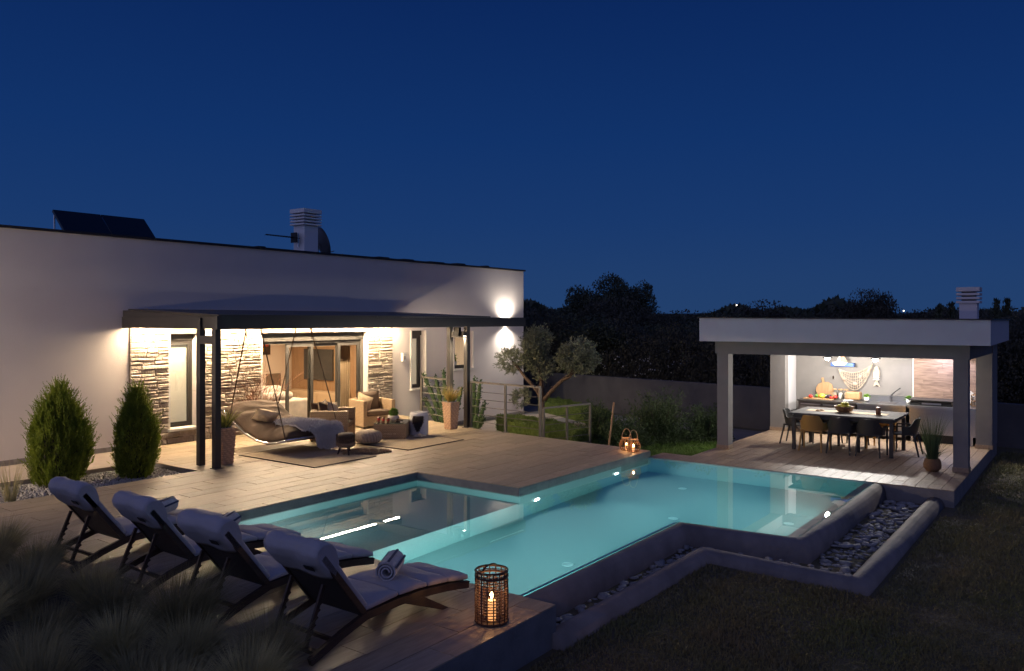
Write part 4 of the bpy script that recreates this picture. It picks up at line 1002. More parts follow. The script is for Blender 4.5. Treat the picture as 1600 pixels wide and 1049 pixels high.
def chair_proto(name, m_, label, loc, rz):
    """resin armchair; local +x is the direction it faces"""
    t = thing(name, label, 'chair', loc, rz, 'resin armchairs round the dining table')
    def shell(u, v):       # u along the back from arm to arm, v up
        a = (u-.5)*math.pi*0.92
        x = -.20 + .22*(1-math.cos(a))*1.25; y = .265*math.sin(a)*1.06
        w_ = min(1,max(0,(abs(u-.5)-.19)/.15)); zt = .775 - .165*(3*w_**2-2*w_**3)
        z = .445 + v*(zt-.445)
        return Vector((x - .07*v*math.cos(a)**2, y*(1+.06*v), z))
    sh = MB(); nu, nv = 22, 7
    outer = [[shell(i/(nu-1), j/(nv-1)) for j in range(nv)] for i in range(nu)]
    vs = []; fs = []
    for i in range(nu):
        for j in range(nv):
            p = outer[i][j]; c = Vector((.05,0,p.z)); d = (c-p); d.z = 0; d.normalize()
            vs += [p, p + d*.018]
    id_ = lambda i, j, k: (i*nv+j)*2+k
    for i in range(nu-1):
        for j in range(nv-1):
            if False:      # perforations of the net back
                ring = [(i,j),(i+1,j),(i+1,j+1),(i,j+1)]
                for q in range(4): a, b = ring[q], ring[(q+1) % 4]; fs.append((id_(*a,0),id_(*b,0),id_(*b,1),id_(*a,1)))
                continue
            fs += [(id_(i,j,0),id_(i+1,j,0),id_(i+1,j+1,0),id_(i,j+1,0)), (id_(i,j,1),id_(i,j+1,1),id_(i+1,j+1,1),id_(i+1,j,1))]
    for i in range(nu-1): fs += [(id_(i,0,0),id_(i,0,1),id_(i+1,0,1),id_(i+1,0,0)), (id_(i,nv-1,0),id_(i+1,nv-1,0),id_(i+1,nv-1,1),id_(i,nv-1,1))]
    for i in (0, nu-1):
        for j in range(nv-1): fs.append((id_(i,j,0),id_(i,j+1,0),id_(i,j+1,1),id_(i,j,1)))
    ob('backrest', MB().add(vs, fs), m_, t, world=False, smooth=False)
    ob('seat', MB().box(-.20,.27,-.235,.235,.425,.455), m_, t, world=False, bevel=.012)
    for s in (-1, 1):
        ob('armrest', MB().bar((-.02,s*.275,.615),(.24,s*.275,.605),.05,.022), m_, t, world=False)
        ob('leg', MB().tube([(.235,s*.275,.60),(.24,s*.27,.44),(.255,s*.275,0)], [.018,.022,.016], 8), m_, t, world=False)
        ob('leg', MB().tube([(-.17,s*.20,.46),(-.27,s*.235,0)], [.024,.016], 8), m_, t, world=False)
    return t
ch_d = chair_proto('resin_armchair', M['darkplastic'], 'anthracite armchair in the middle of the near side of the table', (17.84,4.46,DZ), 0)
ch_o = chair_proto('resin_armchair', M['ochre'], 'ochre armchair with its back to the pool at the near side of the table', (17.84,5.03,DZ), 0)
dup(ch_d, (17.84,3.88,DZ), 0, 'anthracite armchair at the right end of the near side of the table')
dup(ch_d, (18.60,5.66,DZ), R(-90), 'anthracite armchair at the left head of the table by the pale wall')
dup(ch_d, (18.44,3.30,DZ), R(90), 'anthracite armchair at the right head of the table by the reed pot')
dup(ch_d, (19.02,5.03,DZ), R(180), 'anthracite armchair on the far side of the table facing left of the fruit bowl')
dup(ch_d, (19.02,4.46,DZ), R(180), 'anthracite armchair on the far side of the table behind the fruit bowl')
dup(ch_o, (19.02,3.88,DZ), R(180), 'ochre armchair on the far side of the table near the brown candle')

# ---------------------------------------------------------------- sun loungers
def make_lounger(label, loc):
    t = thing('sun_lounger', label, 'sun lounger', loc, 0, 'sun loungers in a row beside the pool')
    path = [(-.02,.035),(.28,.145),(.56,.225),(.95,.235),(1.25,.225),(1.60,.185),(1.90,.135)]
    for s in (-1, 1):
        rail = MB()
        for (a, za), (b, zb) in zip(path, path[1:]): rail.bar((a,s*.335,za),(b+.008,s*.335,zb),.04,.065)
        ob('rail', rail, M['darkwood'], t, world=False)
        lg = MB(); lg.add([(1.02,s*.335-.022,.20),(1.26,s*.335-.022,.195),(1.60,s*.335-.022,.0),(1.52,s*.335-.022,.0),
                           (1.02,s*.335+.022,.20),(1.26,s*.335+.022,.195),(1.60,s*.335+.022,.0),(1.52,s*.335+.022,.0)],
                          [(0,1,2,3),(7,6,5,4),(0,4,5,1),(1,5,6,2),(2,6,7,3),(3,7,4,0)])
        ob('leg', lg, M['darkwood'], t, world=False)
        st = MB(); a = Vector((.235,s*.20,.545)); b = Vector((.045,s*.20,.09)); st.bar(a, b, .022, .035)
        for k in range(5):
            p = a.lerp(b, .35+.12*k); st.bar(p, p + Vector((.045,0,.028)), .02, .016)
        ob('strut', st, M['darkwood'], t, world=False)
    ob('rear_bar', MB().bar((.06,-.315,.075),(.06,.315,.075),.05,.03).bar((.22,-.315,.13),(.22,.315,.13),.03,.03), M['darkwood'], t, world=False)
    seat = MB()
    top = [(.55,.245),(.95,.268),(1.25,.258),(1.60,.218),(1.90,.165)]
    seat.grid(lambda u, v: (.55+1.35*u, -.31+.62*v, float(np.interp(.55+1.35*u, [p[0] for p in top], [p[1] for p in top]))), 14, 4)
    so = ob('seat_panel', seat, M['darkrattan'], t, world=False); so.modifiers.new('solid','SOLIDIFY').thickness = .025
    ux, uz = -.616, .788; nx, nz = .788, .616
    bp = MB(); H = Vector((.54,0,.245))
    def bpt(d, y, o): return (H.x + ux*d + nx*o, y, H.z + uz*d + nz*o)
    bp.add([bpt(0,-.32,0),bpt(0,.32,0),bpt(.72,.32,0),bpt(.72,-.32,0),bpt(0,-.32,.03),bpt(0,.32,.03),bpt(.72,.32,.03),bpt(.72,-.32,.03)],
           [(3,2,1,0),(4,5,6,7),(0,1,5,4),(1,2,6,5),(2,3,7,6),(3,0,4,7)])
    ob('back_panel', bp, M['darkrattan'], t, world=False)
    for y in (-.335,.335): ob('back_frame', MB().bar(bpt(-.02,y,.012), bpt(.72,y,.012), .03, .05), M['darkwood'], t, world=False)
    def pad(x0, x1, dz=.0, crown=.018):
        mb = MB(); nu, nv = 9, 9
        zt = lambda x: float(np.interp(x, [p[0] for p in top], [p[1] for p in top])) + .012
        def up(u, v):
            x = x0 + (x1-x0)*u; e = (1-abs(2*u-1)**4)*(1-abs(2*v-1)**6)
            return (x, -.335+.67*v, zt(x) + .045 + (crown+.012)*e + .004*math.sin(17*x+9*v))
        def dn(u, v):
            x = x0 + (x1-x0)*u; return (x, -.335+.67*v, zt(x))
        mb.grid(up, nu, nv); mb.grid(dn, nu, nv)
        for i in range(nu-1):
            for j in (0, nv-1): mb.f.append((i*nv+j,(i+1)*nv+j,nu*nv+(i+1)*nv+j,nu*nv+i*nv+j))
        for j in range(nv-1):
            for i in (0, nu-1): mb.f.append((i*nv+j,i*nv+j+1,nu*nv+i*nv+j+1,nu*nv+i*nv+j))
        ob('cushion', mb, M['fabric'], t, world=False, smooth=True, bevel=.014)
    pad(.57,.955); pad(.965,1.33); pad(1.34,1.62); pad(1.63,1.92)
    bc = MB(); nu, nv = 10, 9
    def cup(u, v):
        d = .02 + .70*u; e = (1-abs(2*u-1)**4)*(1-abs(2*v-1)**6)
        return bpt(d, -.335+.67*v, .085 + .022*e + .004*math.sin(15*d+7*v))
    bc.grid(cup, nu, nv); bc.grid(lambda u, v: bpt(.02+.70*u, -.335+.67*v, .032), nu, nv)
    for i in range(nu-1):
        for j in (0, nv-1): bc.f.append((i*nv+j,(i+1)*nv+j,nu*nv+(i+1)*nv+j,nu*nv+i*nv+j))
    for j in range(nv-1):
        for i in (0, nu-1): bc.f.append((i*nv+j,i*nv+j+1,nu*nv+i*nv+j+1,nu*nv+i*nv+j))
    ob('back_cushion', bc, M['fabric'], t, world=False, smooth=True, bevel=.014)
    # head roll and the cover that hooks over the top of the backrest
    hr = MB()
    def roll(u, v):
        y = -.35+.70*v; e = 1-.18*abs(2*v-1)**8; a = -2.35 + u*4.5
        # path: up the back face, over the top, down the front as a pillow
        pts = [(.46,-.022),(.60,-.045),(.72,-.052),(.79,-.034),(.825,.025),(.815,.085),(.76,.135),(.67,.142),(.58,.118),(.53,.095)]
        k = u*(len(pts)-1); i = min(int(k), len(pts)-2); f = k-i
        d = pts[i][0]*(1-f)+pts[i+1][0]*f; o = pts[i][1]*(1-f)+pts[i+1][1]*f
        cd, co = .70, .05
        return bpt(cd+(d-cd)*e, y, co+(o-co)*e + .009*math.sin(13*y+7*u)+.007*math.sin(31*y-9*u)*u + .004*math.sin(53*y+20*u))
    hr.grid(roll, 28, 13); pl = ob('head_pillow', hr, M['fabric'], t, world=False, smooth=True)
    sd = pl.modifiers.new('solid','SOLIDIFY'); sd.thickness = .02; sd.offset = -1
    for s in (-1, 1):
        caps = MB(); ring_ = [roll(i/19, 0 if s < 0 else 1) for i in range(20)]
        caps.add(ring_, [tuple(range(20))]); ob('pillow_end', caps, M['fabric'], t, world=False)
    slot = MB(); slot.grid(lambda u, v: tuple(Vector(bpt(.64+.05*u, -.27+.11*v, -.078))), 2, 2)
    so2 = ob('cover_slot', slot, M['black'], t, world=False); so2.modifiers.new('solid','SOLIDIFY').thickness = .006
    return t
LX = 4.10
l0 = make_lounger('nearest sun lounger, with a rolled towel, beside the tall wicker lantern', (LX, 5.30, 0))
dup(l0, (LX-.02, 6.57, 0), R(.8), 'second nearest sun lounger, directly behind the nearest one')
dup(l0, (LX+.03, 7.87, 0), R(-1.0), 'third sun lounger from the wicker lantern, with a rolled towel on it')
dup(l0, (LX-.01, 9.17, 0), R(1.3), 'farthest sun lounger, the one closest to the two cypress bushes')
def towel(loc, rz, label):
    t = thing('rolled_towel', label, 'towel', loc, rz, 'rolled towels on the loungers')
    sp = MB(); prof = []
    N = 64
    for i in range(N):
        a = i/N*6.28*2.6; r = .022 + .066*i/N; prof.append((r*math.cos(a), r*math.sin(a)))
    for i in range(N-1, -1, -1):
        a = i/N*6.28*2.6; r = .022 + .066*i/N + .013; prof.append((r*math.cos(a), r*math.sin(a)))
    n = len(prof); vs = [(-.20,y,z+.09) for y,z in prof] + [(.20,y,z+.09) for y,z in prof]
    fs = [(i,(i+1) % n,n+(i+1) % n,n+i) for i in range(n)]
    for off in (0, n):
        for i in range(N-1): fs.append((off+i, off+i+1, off+n-2-i, off+n-1-i))
    ob('roll', MB().add(vs, fs), M['towel'], t, world=False)
    for y0 in (.3, 1.25, 2.2):
        b = MB(); b.grid(lambda u, v: (-.198+.396*u, .1025*math.cos(y0+.22*v), .09+.1025*math.sin(y0+.22*v)), 8, 6)
        o = ob('stripe', b, M['navy'], t, world=False); o.modifiers.new('solid','SOLIDIFY').thickness = .004
    return t
tw = towel((5.30,5.30,.335), R(212), 'rolled towel on the nearest lounger')
dup(tw, (5.30,7.87,.335), R(215), 'rolled towel on the third lounger from the lantern')
dup(tw, (5.30,9.17,.335), R(210), 'rolled towel on the farthest lounger')

# ---------------------------------------------------------------- lanterns
t = thing('wicker_lantern', 'tall dark wicker lantern with a lit candle on the pool corner', 'lantern', (5.66, 4.40, 0.002))
rad, hgt = .143, .46
for i in range(16):
    a = i*2*math.pi/16; c, s = math.cos(a), math.sin(a)
    ob('rib', MB().bar((rad*c,rad*s,.01),(rad*c,rad*s,hgt),.016,.010) if abs(c) > 2 else MB().tube([(rad*c,rad*s,.01),(rad*c*1.03,rad*s*1.03,.2),(rad*c,rad*s,hgt)], .0065, 6), M['redrattan'], t, world=False)
for k in range(17):
    z = .02 + k*.0255
    if k in (15,): continue
    ring_ = [(( rad+(.007 if (i+k) % 2 else -.007))*math.cos(i*math.pi/16), (rad+(.007 if (i+k) % 2 else -.007))*math.sin(i*math.pi/16), z) for i in range(32)]
    ob('hoop', MB().tube(ring_, .0048, 5, closed=True), M['redrattan'], t, world=False)
for z in (.012, .41, hgt): ob('rim', MB().tube([(rad*math.cos(i*math.pi/16), rad*math.sin(i*math.pi/16), z) for i in range(32)], .011, 6, closed=True), M['redrattan'], t, world=False)
ob('base', MB().lathe([(rad,.004),(rad,.016),(0,.016)], 24), M['darkwood'], t, world=False)
ob('handle', MB().tube([(-.10*math.cos(math.pi*i/10)*1.0, .10*math.cos(math.pi*i/10)*.0+.02, hgt+.01+.035*math.sin(math.pi*i/10)) for i in range(11)], .008, 6), M['darkrattan'], t, world=False)
ob('glass', MB().lathe([(.075,.10),(.075,.36)], 20), M['glass_jar'], t, world=False, smooth=True)
ob('candle', MB().lathe([(.038,.017),(.038,.19),(.03,.2),(0,.195)], 16), M['candlewax'], t, world=False, smooth=True)
ob('flame', MB().sphere((0,0,.235), .014, 8, 6, (1,1,2.0)), M['flame'], t, world=False, smooth=True)
light('lantern_candle', 'POINT', (5.66,4.40,.262), 6, (1.0,.50,.20), .02)
def basket_lantern(loc, label):
    t = thing('basket_lantern', label, 'lantern', loc, 0, 'two round candle baskets on the terrace corner')
    f = lambda z: .085 + .065*math.sin(math.pi*min(1,(z+.02)/.27))
    for i in range(14):
        a = i*2*math.pi/14
        ob('rib', MB().tube([(f(z)*math.cos(a), f(z)*math.sin(a), z) for z in (.01,.06,.11,.16,.21,.25)], .0055, 5), M['basket'], t, world=False)
    for z in (.012,.05,.09,.13,.17,.21): ob('hoop', MB().tube([((f(z)+.004)*math.cos(i*.3927), (f(z)+.004)*math.sin(i*.3927), z) for i in range(16)], .005, 5, closed=True), M['basket'], t, world=False)
    ob('rim', MB().tube([(.098*math.cos(i*.3927), .098*math.sin(i*.3927), .25) for i in range(16)], .014, 6, closed=True), M['wicker'], t, world=False)
    ob('handle', MB().tube([(-.095*math.cos(math.pi*i/12), 0, .25+.20*math.sin(math.pi*i/12)) for i in range(13)], .008, 6), M['wicker'], t, world=False)
    ob('base', MB().lathe([(.085,.003),(.085,.012),(0,.012)], 16), M['basket'], t, world=False)
    ob('candle', MB().lathe([(.03,.0125),(.03,.10),(0,.095)], 12), M['candlewax'], t, world=False)
    ob('flame', MB().sphere((0,0,.13), .014, 8, 6, (1,1,2)), M['flame'], t, world=False)
    light('basket_candle', 'POINT', (loc[0],loc[1],loc[2]+.15), 3.2, (1.0,.46,.17), .02)
    return t
a_ = basket_lantern((14.755,7.93,.002), 'rear one of two round candle baskets on the terrace corner')
b_ = basket_lantern((14.66,7.72,.002), 'front one of two round candle baskets, nearer the pool'); b_.rotation_euler = (0,0,R(-38)); a_.rotation_euler = (0,0,R(-60))

# ---------------------------------------------------------------- rugs and seats on the terrace
def rug(x0, x1, y0, y1, label):
    t = thing('rug', label, 'rug', ((x0+x1)/2, (y0+y1)/2, 0), 0, 'flat outdoor rugs')
    ob('pile', MB().box(x0+.025,x1-.025,y0+.025,y1-.025,.003,.014), M['rug'], t)
    ob('edging', MB().box(x0,x1,y0,y0+.0245,.003,.016).box(x0,x1,y1-.0245,y1,.003,.016).box(x0,x0+.0245,y0+.025,y1-.025,.003,.016).box(x1-.0245,x1,y0+.025,y1-.025,.003,.016), M['rugedge'], t)
rug(12.05,13.85,11.55,14.6,'beige rug with a dark edge under the wicker coffee table')
rug(9.60,11.15,11.55,13.85,'beige rug with a dark edge under the hanging bed')

def fur_mesh(fn, nu, nv, n, length, m_, droop=.4):
    """hair strands rooted on a surface fn(u,v) -> (point, normal)"""
    U = nr.uniform(0,1,n); Vv = nr.uniform(0,1,n)
    P = []; D = []
    for u, v in zip(U, Vv):
        p, d = fn(u, v); P.append(p); D.append(d)
    P = np.array(P); D = np.array(D) + nr.normal(size=(n,3))*.45 + [0,0,-droop]
    return leaf_mesh('fur', P, D, nr.uniform(.6,1.1,n)*length, length*.22, m_)
t = thing('fur_rug', 'small tan fur rug on the floor beside the three legged stool', 'fur rug', (11.30,12.10,.004))
def frug(u, v):
    a = u*2*math.pi; r = math.sqrt(v)*(1+.16*math.sin(3*a+1)+.1*math.sin(5*a))
    return (.40*r*math.cos(a)*.9, .40*r*math.sin(a)*.9, .012 + .03*(1-v)), (math.cos(a)*.6, math.sin(a)*.6, .5)
pb = MB(); pb.grid(lambda u, v: frug(u, max(1e-4,v))[0], 30, 5); ob('hide', pb, M['tanfur'], t, world=False, smooth=True)
ob('fur', fur_mesh(frug, 0, 0, 5000, .055, M['tanfur']), None, t, world=False, kind='stuff')
t.rotation_euler = (0,0,R(-50)); t.scale = (1.25,.8,1)
t = thing('fur_stool', 'small round brown fur stool on three wooden legs', 'stool', (10.93,12.20,0))
ob('seat', MB().lathe([(0,.165),(.15,.165),(.172,.20),(.174,.25)], 24), M['tanfur'], t, world=False, smooth=True)
ob('cover', MB().lathe([(.176,.25),(.178,.32),(.168,.40),(.13,.435),(0,.445)], 24), M['brownfur'], t, world=False, smooth=True)
def fst(u, v):
    a = u*2*math.pi; z = .19+.23*v; return (.172*math.cos(a),.172*math.sin(a),z), (math.cos(a),math.sin(a),.1)
ob('fur', fur_mesh(lambda u, v: fst(u, .35+.65*v), 0,0, 2600, .028, M['brownfur']), None, t, world=False, kind='stuff')
ob('fur', fur_mesh(lambda u, v: fst(u, .35*v), 0,0, 1300, .028, M['tanfur']), None, t, world=False, kind='stuff')
for a in (.2, 2.3, 4.4):
    ob('leg', MB().tube([(.10*math.cos(a),.10*math.sin(a),.168),(.16*math.cos(a),.16*math.sin(a),.002)], [.02,.015], 8), M['darkwood'], t, world=False)
t = thing('knitted_pouf', 'round taupe knitted pouf between the fur stool and the coffee table', 'pouf', (12.18,12.87,.016))
kp_ = MB(); nseg = 26
def pf(u, v):
    a = u*2*math.pi; ph = v*math.pi
    r = .29*math.sin(ph)**.62*(1+.035*math.cos(nseg*a+ph*3)); z = .145-.145*math.copysign(abs(math.cos(ph))**.8, math.cos(ph))
    return (r*math.cos(a), r*math.sin(a), z)
kp_.grid(pf, nseg*6+1, 18); ob('cover', kp_, M['knit'], t, world=False, smooth=True)
t = thing('fur_drum', 'white fur drum seat with a brown diamond beside the terrace railing', 'pouf', (13.87,12.95,.002))
ob('body', MB().lathe([(0,0),(.20,0),(.215,.03),(.215,.48),(.19,.53),(0,.54)], 28), M['fur'], t, world=False, smooth=True)
def fd(u, v):
    a = u*2*math.pi
    if v > .75:
        r = .21*math.sqrt((v-.75)*4); return (r*math.cos(a), r*math.sin(a), .535), (math.cos(a)*.6,math.sin(a)*.6,.7)
    return (.215*math.cos(a),.215*math.sin(a),.03+.48*v/.75), (math.cos(a),math.sin(a),.1)
ob('fur', fur_mesh(fd, 0,0, 7000, .018, M['fur']), None, t, world=False, kind='stuff')
def dia(u, v):
    a = R(216) + (u-.5)*1.5*(1-abs(v-.35)*1.3 if v > .35 else 1-.2*(.35-v)); z = .12 + .34*(1-v)
    return (.222*math.cos(a), .222*math.sin(a), z), (math.cos(a), math.sin(a), 0)
dm = MB(); dm.grid(lambda u, v: dia(.5+(u-.5)*.8, v)[0], 9, 9); o = ob('diamond', dm, M['brownfur'], t, world=False); o.modifiers.new('solid','SOLIDIFY').thickness = .008
ob('fur', fur_mesh(lambda u, v: dia(.5+(u-.5)*.8, v), 0,0, 1400, .05, M['brownfur']), None, t, world=False, kind='stuff')
st = MB(); vs = [(0,0,.10)]
for i in range(10):
    r = .20 if i % 2 == 0 else .095; vs.append((r*math.cos(i*.628), r*math.sin(i*.628), .03))
vs.append((0,0,.002)); st.add(vs, [(0,i,i % 10+1) for i in range(1,11)] + [(11,i % 10+1,i) for i in range(1,11)])
s_ = ob('star_cushion', st, M['cream']); s_.location = (13.55,12.62,.004); s_.rotation_euler = (0,0,.3); tag(s_, 'pale star shaped cushion lying in front of the white fur drum', 'cushion')

def pillow(mb, w, h, d, n=11):
    def f(sgn):
        def g(u, v):
            e = (1-abs(2*u-1)**2.6)*(1-abs(2*v-1)**2.6); k = 1-.07*((2*u-1)**2*(2*v-1)**2 < .3)*0
            pin = 1 - .09*(1-(2*v-1)**2) ; pin2 = 1 - .09*(1-(2*u-1)**2)
            return ((u-.5)*w*pin, sgn*d*(e**.6)*(1+.12*math.sin(9*u+5*v)), (v-.5)*h*pin2)
        return g
    mb.grid(f(-1), n, n); mb.grid(f(1), n, n); return mb
def place_pillow(name, w, h, d, loc, rot, m_, label, par_group=None, cat='cushion'):
    o = ob(name, pillow(MB(), w, h, d), m_, smooth=True); o.location = loc; o.rotation_euler = rot
    return tag(o, label, cat, par_group)
def armchair(loc, rz, label):
    t = thing('wicker_armchair', label, 'armchair', loc, rz, 'honey wicker armchairs on the terrace')
    for s in (-1, 1): ob('arm', MB().box(-.42,.42,min(s*.34,s*.445),max(s*.34,s*.445),.03,.68), M['wicker'], t, world=False, bevel=.012)
    ob('back', MB().box(-.42,-.31,-.339,.339,.03,.70), M['wicker'], t, world=False, bevel=.012)
    ob('base', MB().box(-.309,.40,-.339,.339,.05,.29), M['wicker'], t, world=False, bevel=.008)
    ob('seat_cushion', MB().box(-.30,.415,-.335,.335,.293,.42), M['taupe'], t, world=False, bevel=.035)
    bc = pillow(MB(), .66, .52, .11); mt = Matrix.Translation((-.20,0,.62)) @ Matrix.Rotation(R(-12),4,'Y') @ Matrix.Rotation(R(90),4,'Z')
    bc.v = [tuple(mt @ Vector(v)) for v in bc.v]; ob('back_cushion', bc, M['taupe'], t, world=False, smooth=True)
    for x in (-.38,.38):
        for y in (-.40,.40): ob('foot', MB().box(x-.02,x+.02,y-.02,y+.02,.002,.031), M['black'], t, world=False)
    return t
ra = math.atan2(-.805,.593)
armchair((12.22,14.06,.0), ra, 'wicker armchair seen from the side behind the knitted pouf')
armchair((14.34,15.02,.0), R(-107), 'wicker armchair with taupe cushions against the house, facing out')
place_pillow('throw_pillow', .42,.42,.08,(11.98,14.28,.64),(R(-10),0,ra+R(60)),M['taupe'],'brown cushion peeping over the side turned armchair')
place_pillow('throw_pillow', .42,.42,.08,(12.25,14.10,.64),(R(-12),R(8),ra+R(70)),M['cream'],'cream cushion in the side turned wicker armchair')
place_pillow('throw_pillow', .44,.44,.07,(14.10,15.05,.62),(R(14),R(20),R(-70)),M['cream'],'striped cream cushion leaning in the armchair by the wall')
t = thing('coffee_table', 'low wicker coffee table with a glass top on the beige rug', 'coffee table', (13.22,13.18,.016), ra)
ob('body', MB().box(-.36,.36,-.40,.40,0,.335), M['wicker'], t, world=False, bevel=.01)
ob('glass_top', MB().box(-.365,.365,-.405,.405,.336,.348), mat('green_table_glass', (.12,.13,.10), .08), t, world=False)
c = bpy.data.curves.new('lettering', 'FONT'); c.body = 'LA BELLE VIE'; c.size = .05; c.extrude = .001; c.align_x = 'CENTER'
c.materials.append(M['cream']); to_ = bpy.data.objects.new('lettering_curve', c); COL.objects.link(to_)
bpy.context.view_layer.update(); me_ = bpy.data.meshes.new_from_object(to_.evaluated_get(bpy.context.evaluated_depsgraph_get())); bpy.data.objects.remove(to_)
lt = bpy.data.objects.new('lettering', me_); COL.objects.link(lt); lt.parent = t; lt.location = (.0,-.4025,.10); lt.rotation_euler = (R(90),0,0)
lp = lambda x, y: (13.22 + x*math.cos(ra) - y*math.sin(ra), 13.18 + x*math.sin(ra) + y*math.cos(ra))
px_, py_ = lp(.03, .02); TT = .364
t = thing('ball_plant', 'bright green ball plant in a round stone pot on the coffee table', 'plant', (px_, py_, TT))
ob('pot', MB().lathe([(.07,0),(.125,.04),(.14,.08),(.13,.13),(.115,.14),(.10,.12),(0,.12)], 20), M['ceramic'], t, world=False, smooth=True)
P = unit(nr.normal(size=(1800,3))); 
ob('foliage', leaf_mesh('foliage', P*.10*nr.uniform(.6,1,(1800,1))+[0,0,.20], P+nr.normal(size=(1800,3))*.6, nr.uniform(.02,.035,1800), .013, M['boxball']), None, t, world=False)
for k, (x, y) in enumerate(((-.27,-.24),(-.16,-.30),(-.05,-.30))):
    a, b = lp(x, y)
    t = thing('candle', ('left','middle','right')[k] + ' of three banded brown candles on the coffee table', 'candle', (a, b, TT), 0, 'banded candles')
    h = .13 - .01*k
    ob('body', MB().lathe([(.035,0),(.035,h),(.028,h+.004),(0,h-.004)], 14), M['browncandle'], t, world=False, smooth=True)
    ob('band', MB().lathe([(.0362,h*.45),(.0362,h*.8)], 14), M['red'], t, world=False)
a, b = lp(.22, -.14)
t = thing('driftwood_pieces', 'little heap of driftwood pieces at the right of the coffee table', 'ornament', (a, b, TT))
for k in range(9):
    q = rnd.uniform(0,6.28); x, y = rnd.uniform(-.12,.12), rnd.uniform(-.1,.14); L = rnd.uniform(.05,.11)
    ob('driftwood', MB().tube([(x-L*math.cos(q),y-L*math.sin(q),.015+.02*(k//3)),(x,y,.03+.025*(k//3)),(x+L*math.cos(q),y+L*math.sin(q),.015+.02*(k//3))], [.01,.02,.012], 7), M['driftwood' if k % 2 else 'darkwood'], t, world=False, smooth=True)

# ---------------------------------------------------------------- hanging bed
t = thing('hanging_bed', 'curved hanging daybed with a taupe mattress slung on four ropes', 'hanging bed', (10.7,13.9,0))
ZY = lambda y: float(np.interp(y, [12.93,13.2,13.5,13.9,14.3,14.7,15.05], [.33,.255,.215,.235,.36,.57,.78]))
ys_ = [12.93 + i*(15.05-12.93)/30 for i in range(31)]
for x in (10.06, 11.42):
    ob('side_tube', MB().tube([(x + (.02 if x < 11 else -.02)*0, y, ZY(y)) for y in ys_], .024, 10), M['chrome'], t, smooth=True)
ob('end_tube', MB().tube([(10.06,12.93,.33),(11.42,12.93,.33)], .024, 10).tube([(10.06,15.05,.78),(11.42,15.05,.78)], .024, 10), M['chrome'], t, smooth=True)
ob('foot_board', MB().box(10.10,11.38,12.945,13.25,.285,.315), M['darkwood'], t)
ob('side_bar', MB().tube([(10.045,13.55,.19),(10.045,12.95,.30)], .014, 8), M['chrome'], t, smooth=True)
def mattress(off, bul):
    def g(u, v):
        x = 10.08+1.32*u; y = 12.97+2.06*v; e = (1-abs(2*u-1)**4)*(1-abs(2*v-1)**8)
        w = .026*math.sin(26*v+3*math.sin(5*u)+2.2*u)*e*(.4+abs(2*u-1)) + .012*math.sin(60*v+9*u)*e
        return (x, y, ZY(y) + off + bul*e**.7 + (w if bul > .05 else 0))
    return g
mm_ = MB(); mm_.grid(mattress(.07,.25), 30, 70); mm_.grid(mattress(.02,0), 30, 70)
ne, nf = 30, 70
for i in range(ne-1):
    for j in (0, nf-1): mm_.f.append((i*nf+j,(i+1)*nf+j,ne*nf+(i+1)*nf+j,ne*nf+i*nf+j))
for j in range(nf-1):
    for i in (0, ne-1): mm_.f.append((i*nf+j,i*nf+j+1,ne*nf+i*nf+j+1,ne*nf+i*nf+j))
ob('mattress', mm_, M['taupe'], t, smooth=True)
for (a, b) in (((10.05,14.22,2.56),(10.03,14.78,.64)), ((10.05,13.76,2.56),(10.045,12.95,.33)), ((11.40,14.32,2.56),(11.43,15.0,.78)), ((11.40,13.86,2.56),(11.44,12.95,.33))):
    a, b = Vector(a), Vector(b); r = MB(); r.tube([a, a.lerp(b,.05), b], .0135, 6)
    k = a.lerp(b,.045); r.tube([k+Vector((.018*math.cos(i*1.05)*(1+i*.04),.018*math.sin(i*1.05),-.012*i+.05)) for i in range(13)], .009, 5)
    r.tube([k+Vector((0,0,-.04)), k+Vector((.03,.02,-.12)), k+Vector((.02,.03,-.17))], .007, 5)
    ob('rope', r, M['rope'], t)
place_pillow('throw_pillow', .50,.42,.09,(10.40,14.05,.70),(R(52),R(14),R(-28)),M['cream'],'crumpled golden cushion on the hanging bed')
t = thing('fur_throw', 'white fur throw hanging over the foot of the hanging bed', 'throw', (11.0,13.0,.4))
def throw(u, v):     # v 0 at the far end on the mattress, 1 at the hanging hem
    x = 10.42 + .98*u - (.0 if v < .6 else 0)
    s = v*1.42
    if v > .62 and u < .42: pass
    L = 1.42*(.66 + (.34 if u > .38 else .34*max(0, .0 + (u/.38)**3)))
    s = v*L; flat = .92
    if s < flat:
        y = 13.80 - s; z = ZY(y) + .085 + .24*max(0,1-abs((x-10.74)/.68)**4)*max(0,1-abs(2*(y-12.97)/2.06-1)**8)**.7 + .03
    else:
        q = s-flat; y = 12.88 - .03*math.sin(q*6) - .012*math.sin(9*u); z = .50 - q*.80 + .02*math.sin(7*u)
    if s > flat-.16 and s < flat: z = max(z, .50 + (flat-s)*.3); 
    return Vector((x, y, z))
tm = MB(); tm.grid(throw, 22, 34); o = ob('hide', tm, M['fur'], t, smooth=True); o.modifiers.new('solid','SOLIDIFY').thickness = .03
def thf(u, v):
    p = throw(u, v); d1 = throw(min(1,u+.01),v)-throw(max(0,u-.01),v); d2 = throw(u,min(1,v+.01))-throw(u,max(0,v-.01)); n = d1.cross(d2).normalized()
    if n.z < -.2 or (abs(n.z) < .3 and n.y > 0): n = -n
    return tuple(p - WL[t.name] + n*.01), tuple(n)
ob('fur', fur_mesh(thf, 0,0, 15000, .075, M['fur'], .5), None, t, world=False, kind='stuff')

